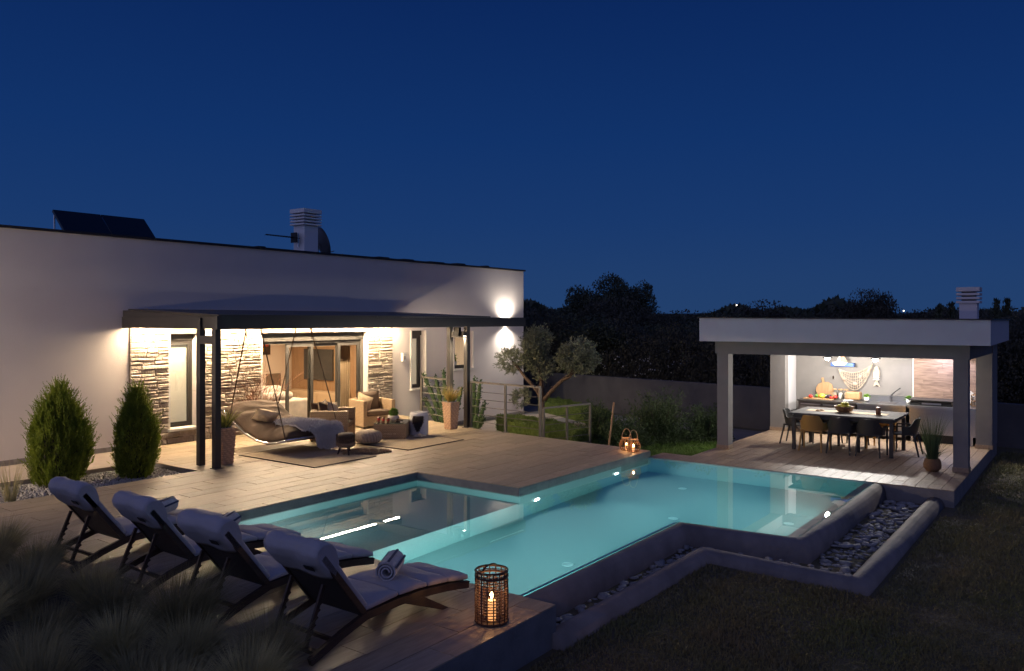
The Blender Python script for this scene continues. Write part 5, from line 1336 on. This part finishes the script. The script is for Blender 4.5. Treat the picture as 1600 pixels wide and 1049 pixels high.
# ---------------------------------------------------------------- planters with grasses, reeds, twigs
def spiky(n, h, spread, m_, w=.014, bend=.5):
    a = nr.uniform(0,6.28,n); r = np.sqrt(nr.uniform(0,1,n))*.07
    P = np.stack([r*np.cos(a), r*np.sin(a), np.zeros(n)],1); s = nr.uniform(.05,spread,n)
    D = np.stack([np.cos(a)*s, np.sin(a)*s, np.ones(n)],1)
    return blade_mesh('blade', P, D, nr.uniform(.5,1,n)*h, w, nr.uniform(.1,bend,n), m_, 5)
def wicker_planter(loc, rz, wb, wt, h, m_blade, label, hb):
    t = thing('wicker_planter', label, 'planter', loc, rz, 'tall tapered wicker planters')
    mb = MB(); n = 22
    for k in range(n):
        z0, z1 = k*h/n, (k+1)*h/n; w = (wb + (wt-wb)*(k+.5)/n)/2; e = .009*(k % 2)
        mb.box(-w-e, w+e, -w-e, w+e, z0, z1-.001)
    ob('pot', mb, M['wickerpot'], t, world=False)
    ob('rim', MB().box(-wt/2-.012, wt/2+.012, -wt/2-.012, -wt/2+.02, h, h+.02).box(-wt/2-.012, wt/2+.012, wt/2-.02, wt/2+.012, h, h+.02).box(-wt/2-.012,-wt/2+.02,-wt/2+.0205,wt/2-.0205,h,h+.02).box(wt/2-.02,wt/2+.012,-wt/2+.0205,wt/2-.0205,h,h+.02), M['wickerpot'], t, world=False)
    pbm = MB()
    for k in range(40): pbm.sphere((rnd.uniform(-.42,.42)*wt, rnd.uniform(-.42,.42)*wt, h+.012), rnd.uniform(.016,.026), 6, 4)
    ob('pebbles', pbm, M['pebble'], t, world=False, kind='stuff')
    b = spiky(150, hb, .75, m_blade); o = ob('foliage', b, None, t, world=False); o.location = (0,0,h)
    b = spiky(60, hb*.75, .9, M['spike'] if m_blade != M['spike'] else M['reed']); o = ob('foliage', b, None, t, world=False); o.location = (0,0,h)
    return t
wicker_planter((8.90,13.26,.002), 0, .20, .29, .66, M['spike'], 'tall wicker planter of yellow green grass behind the left pergola posts', .52)
wicker_planter((15.10,13.02,.002), R(-6), .215, .30, .65, M['spike2'], 'tall wicker planter of golden grass by the right pergola post', .60)
t = thing('reed_pot', 'round brown pot of tall green reeds beside the right pavilion column', 'plant pot', (16.70,2.55,DZ+.002))
ob('pot', MB().lathe([(.10,0),(.15,.06),(.155,.13),(.13,.23),(.125,.235),(.11,.2),(0,.2)], 22), M['basket'], t, world=False, smooth=True)
o = ob('foliage', spiky(330, 1.02, .22, M['reed'], .010, .25), None, t, world=False); o.location = (0,0,.19)
o = ob('foliage', spiky(70, .55, .8, M['reed'], .008, .7), None, t, world=False); o.location = (0,0,.17)
t = thing('twig_arrangement', 'tall spray of bare red brown twigs at the left side of the terrace door', 'twigs', (11.62,16.08,0))
def twig(p, d, L, r, depth_=0):
    pts = [p]; q = Vector(p); d = Vector(d)
    for k in range(7):
        d = (d + Vector((rnd.gauss(0,.16), rnd.gauss(0,.12), rnd.gauss(.0,.12)))).normalized(); q = q + d*L/7; pts.append(q.copy())
    tw_.tube(pts, [r*(1-.11*i) for i in range(8)], 4)
    if depth_ < 2:
        for k in (3,5): twig(pts[k], d + Vector((rnd.gauss(0,.5), rnd.gauss(0,.35), rnd.gauss(0,.3))), L*.42, r*.6, depth_+1)
tw_ = MB()
for k in range(34): twig((rnd.gauss(0,.09), rnd.gauss(0,.05), .003), (rnd.gauss(.12,.22), rnd.gauss(0,.1), 1), rnd.uniform(.9,1.9), .008)
ob('twig', tw_, M['twig'], t, world=False)

# ---------------------------------------------------------------- planting
def bush_points(n, w, h):
    """points and upward-outward directions on an upright conifer body"""
    z = nr.uniform(0,1,n)**.85; a = nr.uniform(0,6.28,n)
    prof = np.interp(z, [0,.08,.22,.42,.60,.76,.90,1], [.66,.86,.97,1.0,.86,.60,.27,.03])
    lump = 1 + .12*np.sin(3*a+7*z) + .09*np.sin(7*a-11*z) + .07*np.sin(11*a+23*z)
    r = w/2*prof*lump*nr.uniform(.72,1.0,n)
    P = np.stack([r*np.cos(a), r*np.sin(a), z*h*.93],1)
    D = np.stack([np.cos(a)*.42, np.sin(a)*.42, np.full(n,1.0)],1) + nr.normal(size=(n,3))*.2
    return P, D
def cypress(loc, w, h, label):
    t = thing('cypress', label, 'cypress bush', loc, 0, 'clipped cypress bushes in the gravel bed')
    n = int(9000*w*h); P, D = bush_points(n, w, h)
    ob('crown', leaf_mesh('crown', P, D, nr.uniform(.05,.11,n), .022, M['cypress']), None, t, world=False)
    k = int(620*w*h); P, D = bush_points(k, w*1.02, h)
    Q = []; E = []; W = []
    for p, d in zip(P, D):       # feathery upright shoots that break the outline
        d = d/np.linalg.norm(d); L = nr.uniform(.13,.30)
        m = 22
        for j in range(m):
            f = j/m; Q.append(p + d*f*L + nr.normal(size=3)*.012*(1-f)); E.append(d + nr.normal(size=3)*.55*(1-f*.7)); W.append(.06*(1-.45*f))
    W = np.array(W)
    ob('shoots', leaf_mesh('shoots', np.array(Q), np.array(E), W, W*.26, M['cypress']), None, t, world=False)
    c = MB(); c.lathe([(w*.22,0.03),(w*.33,h*.2),(w*.33,h*.45),(w*.18,h*.7),(0.01,h*.85)], 12); ob('core', c, M['darktrunk'], t, world=False)
    ob('trunk', MB().tube([(0,0,0),(0,0,h*.3)], .04, 8), M['darktrunk'], t, world=False)
    return t
cypress((6.36,14.22,-.10), .88, 1.74, 'larger round cypress bush at the left of the gravel bed')
cypress((7.46,13.78,-.10), .66, 1.62, 'slimmer pointed cypress bush nearest the pergola')

# feather grasses
def tuft_mesh(n, h, sp):
    a = nr.uniform(0,6.28,n); r = np.sqrt(nr.uniform(0,1,n))*.11
    P = np.stack([r*np.cos(a), r*np.sin(a), np.zeros(n)],1); s = nr.uniform(0,sp,n)
    D = np.stack([np.cos(a)*s+.10, np.sin(a)*s+.06, np.ones(n)],1)
    return blade_mesh('blade', P, D, nr.uniform(.45,1,n)*h, .0042, nr.uniform(.1,.75,n), M['feather'], 4)
tm_ = [tuft_mesh(2300, .62, .55), tuft_mesh(1900, .54, .65), tuft_mesh(2600, .70, .48)]
tsp = [(3.85,5.15),(3.55,5.75),(3.80,6.30),(3.30,6.35),(3.05,5.55),(3.45,4.85),(3.60,7.05),(3.10,7.1),(3.75,7.75),(3.25,8.0),(2.75,6.6),(2.65,7.6),(3.55,8.55),
       (2.95,8.75),(3.85,9.05),(3.40,9.4),(2.55,8.4),(3.8,9.95),(3.2,10.1),(2.75,9.5),(2.5,5.9),(2.9,4.9),(2.3,7.0),(2.3,9.1),(3.55,10.6)]
for k, (x, y) in enumerate(tsp):
    t = thing('feather_grass', 'soft clump of feather grass in the dark bed behind the loungers', 'ornamental grass', (x, y, -.03), rnd.uniform(-.5,.5), 'feather grass clumps behind the loungers')
    ob('blades', tm_[k % 3], None, t, world=False); s = rnd.uniform(.85,1.12); t.scale = (s,s,s*rnd.uniform(.9,1.05))
t = thing('thin_grass', 'thin upright reddish grass in the gravel left of the cypresses', 'ornamental grass', (5.30,13.45,-.10))
ob('blades', spiky(140, .78, .32, M['feather'], .007, .3), None, t, world=False)
st_ = MB(); st_.sphere((0,0,0), .22, 12, 8, (1.2,.9,.55)); s_ = ob('bed_stone', st_, M['concrete'], smooth=True); s_.location = (2.62,6.72,.0); tag(s_, 'smooth grey stone at the bottom left corner of the bed', 'stone')

# lawn blades
def lawn_patch(n, region, m_, hmin, hmax, name):
    P = region(n); n = len(P)
    D = np.stack([nr.normal(0,.5,n), nr.normal(0,.5,n), np.ones(n)],1)
    d = P[:,0]*VD[0] + P[:,1]*VD[1]
    S = unit(nr.normal(size=(n,3))*[1,1,0]); cl = .55 + .5*(np.sin(1.7*P[:,0]+2.1*np.sin(.9*P[:,1]))*np.sin(2.3*P[:,1]+1.3*np.sin(1.1*P[:,0]))) + .35*np.sin(6.1*P[:,0]+3*P[:,1])*np.sin(5.3*P[:,1]-4*P[:,0])
    L = (nr.uniform(hmin,hmax,n)*np.clip(cl+.35,.25,1.9))[:,None]*np.clip(d/11,.8,1.6)[:,None]; W = (.004+.0006*d)[:,None]
    D = unit(D); V = np.stack([P-S*W, P+S*W, P+D*L],1).reshape(-1,3)
    return np_mesh(name, V, np.arange(3*n).reshape(n,3), m_)
def reg_front(n):
    d = 5.5*np.exp(nr.uniform(0,1,n)*math.log(26/5.5)); lat = nr.uniform(-.30,.68,n)*d
    x = d*VD[0] + lat*VD[1]; y = d*VD[1] - lat*VD[0]
    keep = (x > 4.2) & ~((y > 4.1) & (x < 10)) & ~((x > 9.6) & (y > 2.05) & (x < 15.1)) & ~((x > 14.2) & (y > 1.9)) & (x < 21.8) & (y > -14)
    return np.stack([x, y, np.full(n, FGZ)],1)[keep]
ob('grass', lawn_patch(260000, reg_front, M['grassblade'], .025, .06, 'grass'), None, kind='stuff')
def reg_back(n):
    x = nr.uniform(15.0,20.6,n); y = nr.uniform(6.9,13.6,n); return np.stack([x, y, np.full(n, GZ)],1)[(y > 7.7) | (x > 16.02)]
ob('grass', lawn_patch(60000, reg_back, M['greengrass'], .03, .07, 'grass'), None, kind='stuff')

# low hedges
def hedge(poly, h, n, label):
    xs = [p[0] for p in poly]; ys = [p[1] for p in poly]
    cx, cy_ = sum(xs)/len(xs), sum(ys)/len(ys)
    t = thing('box_hedge', label, 'hedge', (cx, cy_, GZ), 0, 'low clipped hedges beside the path')
    ob('core', MB().prism([((x-cx)*.93, (y-cy_)*.97) for x, y in poly], .002, h-.05), M['hedge'], t, world=False)
    P = []
    while len(P) < n:
        x, y, z = rnd.uniform(min(xs),max(xs)), rnd.uniform(min(ys),max(ys)), rnd.uniform(0,h)
        ins = True; dm = 9
        for i in range(len(poly)):
            a, b = Vector(poly[i-1]), Vector(poly[i]); e = (b-a).normalized(); s = e.x*(y-a.y)-e.y*(x-a.x)
            dm = min(dm, s)
        if dm < 0: continue
        if min(dm, h-z) < .07: P.append((x-cx, y-cy_, z + .03*math.sin(5*x)+.03*math.sin(7*y)))
    P = np.array(P); D = nr.normal(size=P.shape) + [0,0,.8]
    ob('foliage', leaf_mesh('foliage', P, D, nr.uniform(.03,.06,n), .025, M['hedge']), None, t, world=False)
hedge([(17.35,10.9),(18.45,10.9),(20.1,14.5),(19.1,14.7)], .42, 26000, 'long low box hedge behind the wire railing, in front of the path')
hedge([(21.4,12.4),(22.3,12.4),(25.2,16.4),(24.1,16.6)], .42, 14000, 'low box hedge beyond the path, behind the olive tree')

# olive tree
t = thing('olive_tree', 'pruned olive tree with three rounded grey green crowns by the railing', 'tree', (18.92,12.86,GZ))
limbs = [[(0,0,0),(.02,.0,.35),(-.02,.03,.75),(0,0,1.05)],
         [(0,0,1.02),(.02,.22,1.32),(-.02,.55,1.62),(-.05,.85,1.95),(-.05,1.05,2.12)],
         [(0,0,1.0),(.03,.06,1.5),(.0,.14,1.95),(.02,.15,2.45)],
         [(0,-.02,1.02),(.02,-.30,1.32),(.05,-.62,1.62),(.02,-.95,1.85),(0,-1.15,2.2)],
         [(.02,-.62,1.62),(0,-.9,1.72),(0,-1.2,2.0)], [(0,.14,1.9),(.1,.35,2.2),(.05,.4,2.5)]]
tk = MB(); rr = [.13,.075,.08,.07,.04,.04]
for L, r in zip(limbs, rr): tk.tube(L, [r*(1-.17*i)*(1.25 if (i == 0 and r > .1) else 1) for i in range(len(L))], 9)
ob('trunk', tk, M['trunk'], t, world=False, smooth=True)
blobs = [((0,1.15,2.12),.36,.32),((0,.16,2.72),.34,.40),((0,.28,2.28),.36,.34),((0,.05,1.95),.32,.32),((0,-1.18,2.32),.46,.44),((0,-.92,2.22),.34,.32),((0,-1.42,2.2),.3,.3),((.05,.42,2.60),.26,.30),((0,.75,1.05),.22,.18)]
Q = []; E = []
for c, r, hz in blobs:
    k = int(230*(r/.4)**2)
    for _ in range(k):
        d = nr.normal(size=3); d /= np.linalg.norm(d); rad_ = nr.uniform(.55,1.0)
        p = np.array(c) + d*[r,r,hz]*rad_; tw = d*.8 + nr.normal(size=3)*.4 + [0,0,.35]; tw /= np.linalg.norm(tw)
        for j in range(20):
            s = nr.uniform(0,.16); Q.append(p + tw*s + nr.normal(size=3)*.012); E.append(tw*.7 + nr.normal(size=3)*.55)
ob('crown', leaf_mesh('crown', np.array(Q), np.array(E), nr.uniform(.05,.085,len(Q)), .02, M['olive']), None, t, world=False)

# columnar cactus-like euphorbias behind the rail
def cactus(loc, arms, label):
    t = thing('euphorbia', label, 'cactus', loc, 0, 'dark green euphorbias against the house wall')
    for (dx, dy, h, x0, y0) in arms:
        pts = []; rs = []
        for i in range(15):
            f = i/14; pts.append((x0+dx*f**1.2, y0+dy*f**1.2, .0+h*f)); rs.append((.062 + .016*math.sin(i*2.2))*(1-.55*max(0,f-.75)/.25))
        mb = MB(); mb.tube(pts, rs, 7); ob('stem', mb, M['cactus'], t, world=False)
        n = 190; f = nr.uniform(.05,1,n); P = np.stack([x0+dx*f**1.2, y0+dy*f**1.2, h*f],1) + unit(nr.normal(size=(n,3)))*.06
        ob('leaves', leaf_mesh('leaves', P, unit(nr.normal(size=(n,3)))+[0,0,.5], .085, .045, M['cactus']), None, t, world=False)
cactus((17.75,15.55,-.6), [(-.15,.72,1.72,0,0),(-.05,.36,1.62,.05,.0),(0,.12,1.85,0,-.08),(.05,-.1,1.45,.05,-.1),(-.1,.55,.95,-.05,.1),(.1,-.3,1.35,.1,-.2),(0,.45,.6,0,.1)], 'bushy euphorbia behind the short railing')
cactus((18.05,14.72,-.6), [(0,-.05,1.62,0,0),(.05,.18,1.4,0,.05),(.0,-.22,1.55,0,-.06),(.1,-.28,.9,0,-.1),(0,.2,.8,0,.05),(0,-.3,.5,0,-.1)], 'upright euphorbia just right of the right pergola post')

# spreading junipers
def juniper(loc, w, h, n, label):
    t = thing('juniper', label, 'shrub', loc, rnd.uniform(0,6), 'dark spreading junipers on the back lawn')
    Q = []; E = []
    for k in range(n):
        a = rnd.uniform(0,6.28); el = rnd.uniform(.15,1.35); L = rnd.uniform(.55,1.05)
        d0 = np.array([math.cos(a)*math.cos(el)*w, math.sin(a)*math.cos(el)*w, math.sin(el)*h])*L
        for j in range(26):
            f = .35 + .65*j/26; p = d0*f - np.array([0,0,.10*f*f*h]); dirv = d0/np.linalg.norm(d0)
            Q.append(p + nr.normal(size=3)*.035); E.append(dirv + nr.normal(size=3)*.65)
    Q = np.array(Q); Q[:,2] = np.maximum(Q[:,2], .01)
    ob('foliage', leaf_mesh('foliage', Q, np.array(E), nr.uniform(.06,.12,len(Q)), .028, M['juniper']), None, t, world=False)
    st = MB()
    for k in range(7): a = k*.9; st.tube([(0,0,0),(math.cos(a)*w*.4,math.sin(a)*w*.4,h*.5)], [.03,.012], 6)
    ob('stems', st, M['darktrunk'], t, world=False)
juniper((20.0,9.75,GZ), 1.30, 1.75, 330, 'largest spreading juniper, to the left of the pavilion')
juniper((18.6,10.05,GZ), .85, .95, 190, 'smaller juniper behind the leaning stake')
juniper((19.4,11.4,GZ), .70, 1.25, 150, 'thin upright juniper behind the lower railing')
juniper((20.9,8.75,GZ), .90, 1.15, 190, 'juniper close to the left pavilion columns')
tag(ob('stake', MB().tube([(16.75,9.52,GZ+.002),(16.95,9.45,.72)], .022, 7), M['wood']), 'pale leaning wooden stake at the edge of the back lawn', 'stake')

# woodland
def tree_meshes(w, h, n, leaf, mt_):
    """crown of leaf-sized faces in clumps through an uneven volume"""
    nb = 46; C = []
    for k in range(nb):
        d = nr.normal(size=3); d /= np.linalg.norm(d); r = nr.uniform(.25,1)**.5
        if d[2] < -.5: d[2] *= -.6
        C.append(d*[w*.40,w*.40,h*.36]*r + [0,0,h*.52])
    C = np.array(C); idx = nr.integers(0,nb,n); rad_ = nr.uniform(.09,.19,nb)*w
    d = unit(nr.normal(size=(n,3))); P = C[idx] + d*rad_[idx][:,None]*nr.uniform(.35,1,(n,1))**.6
    P[:,2] = np.maximum(P[:,2], .1); P[:,2] *= h/np.percentile(P[:,2], 99.7); P[:,:2] *= w*.5/np.percentile(np.abs(P[:,:2]), 99)
    return leaf_mesh('crown', P, d*.7 + nr.normal(size=(n,3))*.9 + [0,0,.3], nr.uniform(.6,1.3,n)*leaf, leaf*.6, mt_)
crowns = [tree_meshes(4.6,5.4,16000,.15,M['woodleaf']), tree_meshes(5.6,4.6,17000,.155,M['woodleaf2']), tree_meshes(3.6,6.0,14000,.14,M['woodleaf']), tree_meshes(5,3.6,15000,.15,M['woodleaf2'])]
slim = []
for k in range(2):
    n = 900; z = nr.uniform(.25,1,n); P = np.stack([nr.normal(0,.30,n)*(1.15-z)*1.4, nr.normal(0,.30,n)*(1.15-z)*1.4, z*6.0],1)
    slim.append(leaf_mesh('crown', P, nr.normal(size=(n,3))*.4+[0,0,1], .3, .10, M['woodleaf']))
GW = 'trees of the dark woods behind the boundary wall'
def wood_tree(px, d, h, w, kind, label, group=GW):
    s = (px-800)/1250; x = d*(VD[0] + VD[1]*s); y = d*(VD[1] - VD[0]*s)
    t = thing('woodland_tree', label, 'tree', (x, y, GZ), rnd.uniform(0,6.28), group)
    me = crowns[kind] if kind < 4 else slim[kind-4]; H = (5.4,4.6,6.0,3.6,6.0,6.0)[kind]; W = (4.6,5.6,3.6,5,1.6,1.6)[kind]
    o = ob('crown', me, None, t, world=False); o.scale = (w/W, w/W, h/H)
    ob('trunk', MB().tube([(0,0,-.3),(.1,.05,h*.3),(0,.1,h*.62)], [.14,.11,.06], 7), M['darktrunk'], t, world=False)
# the tall pair above the tree line
TOPZ = lambda py, d: 2.7 + (500.5-py)*d/1250 - GZ
common = 'bushy dark tree in the woods behind the boundary wall'
def wood_label(px, d, k):
    place = ('behind the house corner','over the olive tree','below the tallest tree','just right of the tallest tree','left of the pavilion roof','over the left end of the pavilion roof',
             'left of the middle of the pavilion roof','over the middle of the pavilion roof','left of the pavilion chimney','by the pavilion chimney','right of the pavilion','at the far right of the woods')
    i = sum(px >= q for q in (850, 905, 965, 1030, 1095, 1160, 1230, 1330, 1430, 1500, 1570))
    return ('rounded','broad','','low spreading')[k] + ' woodland tree, ' + {34:'front',40:'middle',52:'rear'}[d] + ' row, ' + place[i]
wood_tree(945, 44, TOPZ(434,44), 4.0, 0, 'tallest dark tree of the woods, rising well above the tree line')
wood_tree(988, 45, TOPZ(440,45), 2.6, 2, 'pointed dark tree leaning on the right side of the tallest tree')
wood_tree(960, 41, TOPZ(470,41), 4.2, 1, 'broad paler tree standing below the tallest tree')
wood_tree(1360, 50, TOPZ(457,50), 3.6, 1, 'broad domed dark tree showing above the pavilion roof')
for px, py, k in ((1468,470,4),(1487,466,5),(1557,462,4),(1574,460,5)):
    wood_tree(px, 36, TOPZ(py+9,36), 1.0, k, 'thin wispy sapling ' + {1468:'left of the pavilion chimney, the farther of two',1487:'touching the left side of the pavilion chimney',1557:'just right of the pavilion roof corner',1574:'farthest right of the pavilion roof'}[px], 'wispy saplings above the pavilion roof')
rows = [(34, 500, 60), (40, 489, 74), (52, 484, 62)]
for d, py, step in rows:
    px = 760 + rnd.uniform(0,step)
    while px < 1720:
        if not (1130 < px < 1500 and d < 50):
            wood_tree(px, d + rnd.uniform(-2,2), TOPZ(py + rnd.uniform(-8,10), d), rnd.uniform(3.4,5.2)*d/40, (kk := rnd.choice([0,1,3])), wood_label(px, d, kk))
        px += step*rnd.uniform(.75,1.2)
seen = {}
for o in list(COL.objects):
    if o.get('group') == GW: seen.setdefault(o['label'], []).append(o)
for lb, os_ in seen.items():
    if len(os_) == 2:      # listed from left to right
        os_[0]['label'] = lb + ', left one'; os_[1]['label'] = lb + ', right one'
# shrubs close behind the wall, two of them in white flower
def shrub_behind(px, d, h, w, flower, label, grp):
    s = (px-800)/1250; x = d*(VD[0] + VD[1]*s); y = d*(VD[1] - VD[0]*s)
    t = thing('oleander' if flower else 'wall_shrub', label, 'shrub', (x, y, GZ), rnd.uniform(0,6.28), grp)
    o = ob('foliage', crowns[3], None, t, world=False); o.scale = (w/5, w/5, h/3.3)
    o = ob('foliage', crowns[1], None, t, world=False); o.scale = (w/5.8, w/5.8, h*.6/4.6)
    if flower:
        n = 160; dd = unit(nr.normal(size=(n,3))); P = dd*[w*.55,w*.55,h*.36] + [0,0,h*.56]
        P2 = np.repeat(P,2,0)+nr.normal(size=(2*n,3))*.04
        ob('blossom', leaf_mesh('blossom', P2, nr.normal(size=(2*n,3)), .07, .05, M['flower']), None, t, world=False)
for px, d, h, w, fl in ((905,32.5,2.7,2.6,1),(985,31.5,2.9,2.9,1),(1068,31,2.8,2.9,0),(850,34,2.6,2.8,0),(1040,30.5,2.5,2.0,1),(1130,29,2.8,3.0,0),(1185,27,2.4,2.4,0),(1590,23.5,3.0,2.6,0),(1640,23,3.1,2.8,0)):
    if fl: shrub_behind(px, d, h, w, 1, 'oleander with small white flowers over the wall, ' + {905:'beside the right olive crown',985:'the middle and fullest one',1040:'the smallest one, to the right'}[px], 'flowering oleanders behind the wall')
    else: shrub_behind(px, d, h, w, 0, 'plain dark shrub over the boundary wall, ' + {1068:'just right of the flowering oleanders',850:'behind the olive tree',1130:'left of the front left pavilion column',1185:'between the left pavilion columns',1590:'right of the pavilion',1640:'at the far right of the wall'}[px], 'dark shrubs behind the wall')
# far wooded ridge, one unbroken mass
n = 60000; u = nr.uniform(-.15,.80,n); d = nr.uniform(95,150,n)
hh = 1.5 + .8*np.sin(u*21)+.7*np.sin(u*47+1)+.5*np.sin(u*97)
P = np.stack([d*(VD[0]+VD[1]*u), d*(VD[1]-VD[0]*u), GZ + (hh+d*.021)*nr.uniform(0,1,n)**.6],1)
ob('far_wood', leaf_mesh('far_wood', P, nr.normal(size=(n,3))+[0,0,.5], 1.3, .8, M['woodleaf']), None, kind='stuff')
hill = MB(); hill.grid(lambda a, b: ((150+b*200)*(VD[0]+VD[1]*(-.5+1.6*a)), (150+b*200)*(VD[1]-VD[0]*(-.5+1.6*a)), GZ + 4.6 + .5*math.sin(a*40) + b*2), 80, 3)
hill.grid(lambda a, b: (150*(VD[0]+VD[1]*(-.5+1.6*a)), 150*(VD[1]-VD[0]*(-.5+1.6*a)), GZ + b*(4.6 + .5*math.sin(a*40))), 80, 2)
struct('hills', hill, M['woodleaf'])
for k, (px, py, lab) in enumerate(((1151,477,'tiny bright house light on the far ridge left of the pavilion'),(1412,486,'tiny pale house light on the far ridge behind the pavilion roof'))):
    s = (px-800)/1250; d = 92
    t = thing('far_house_light', lab, 'light', (d*(VD[0]+VD[1]*s), d*(VD[1]-VD[0]*s), 2.7+(500.5-py)*d/1250))
    ob('bulb', MB().sphere((0,0,0), .075, 8, 6), M['farglow'], t, world=False)
    ob('pole', MB().tube([(0,0,-6),(0,0,-.11)], .05, 6), M['blackmetal'], t, world=False)
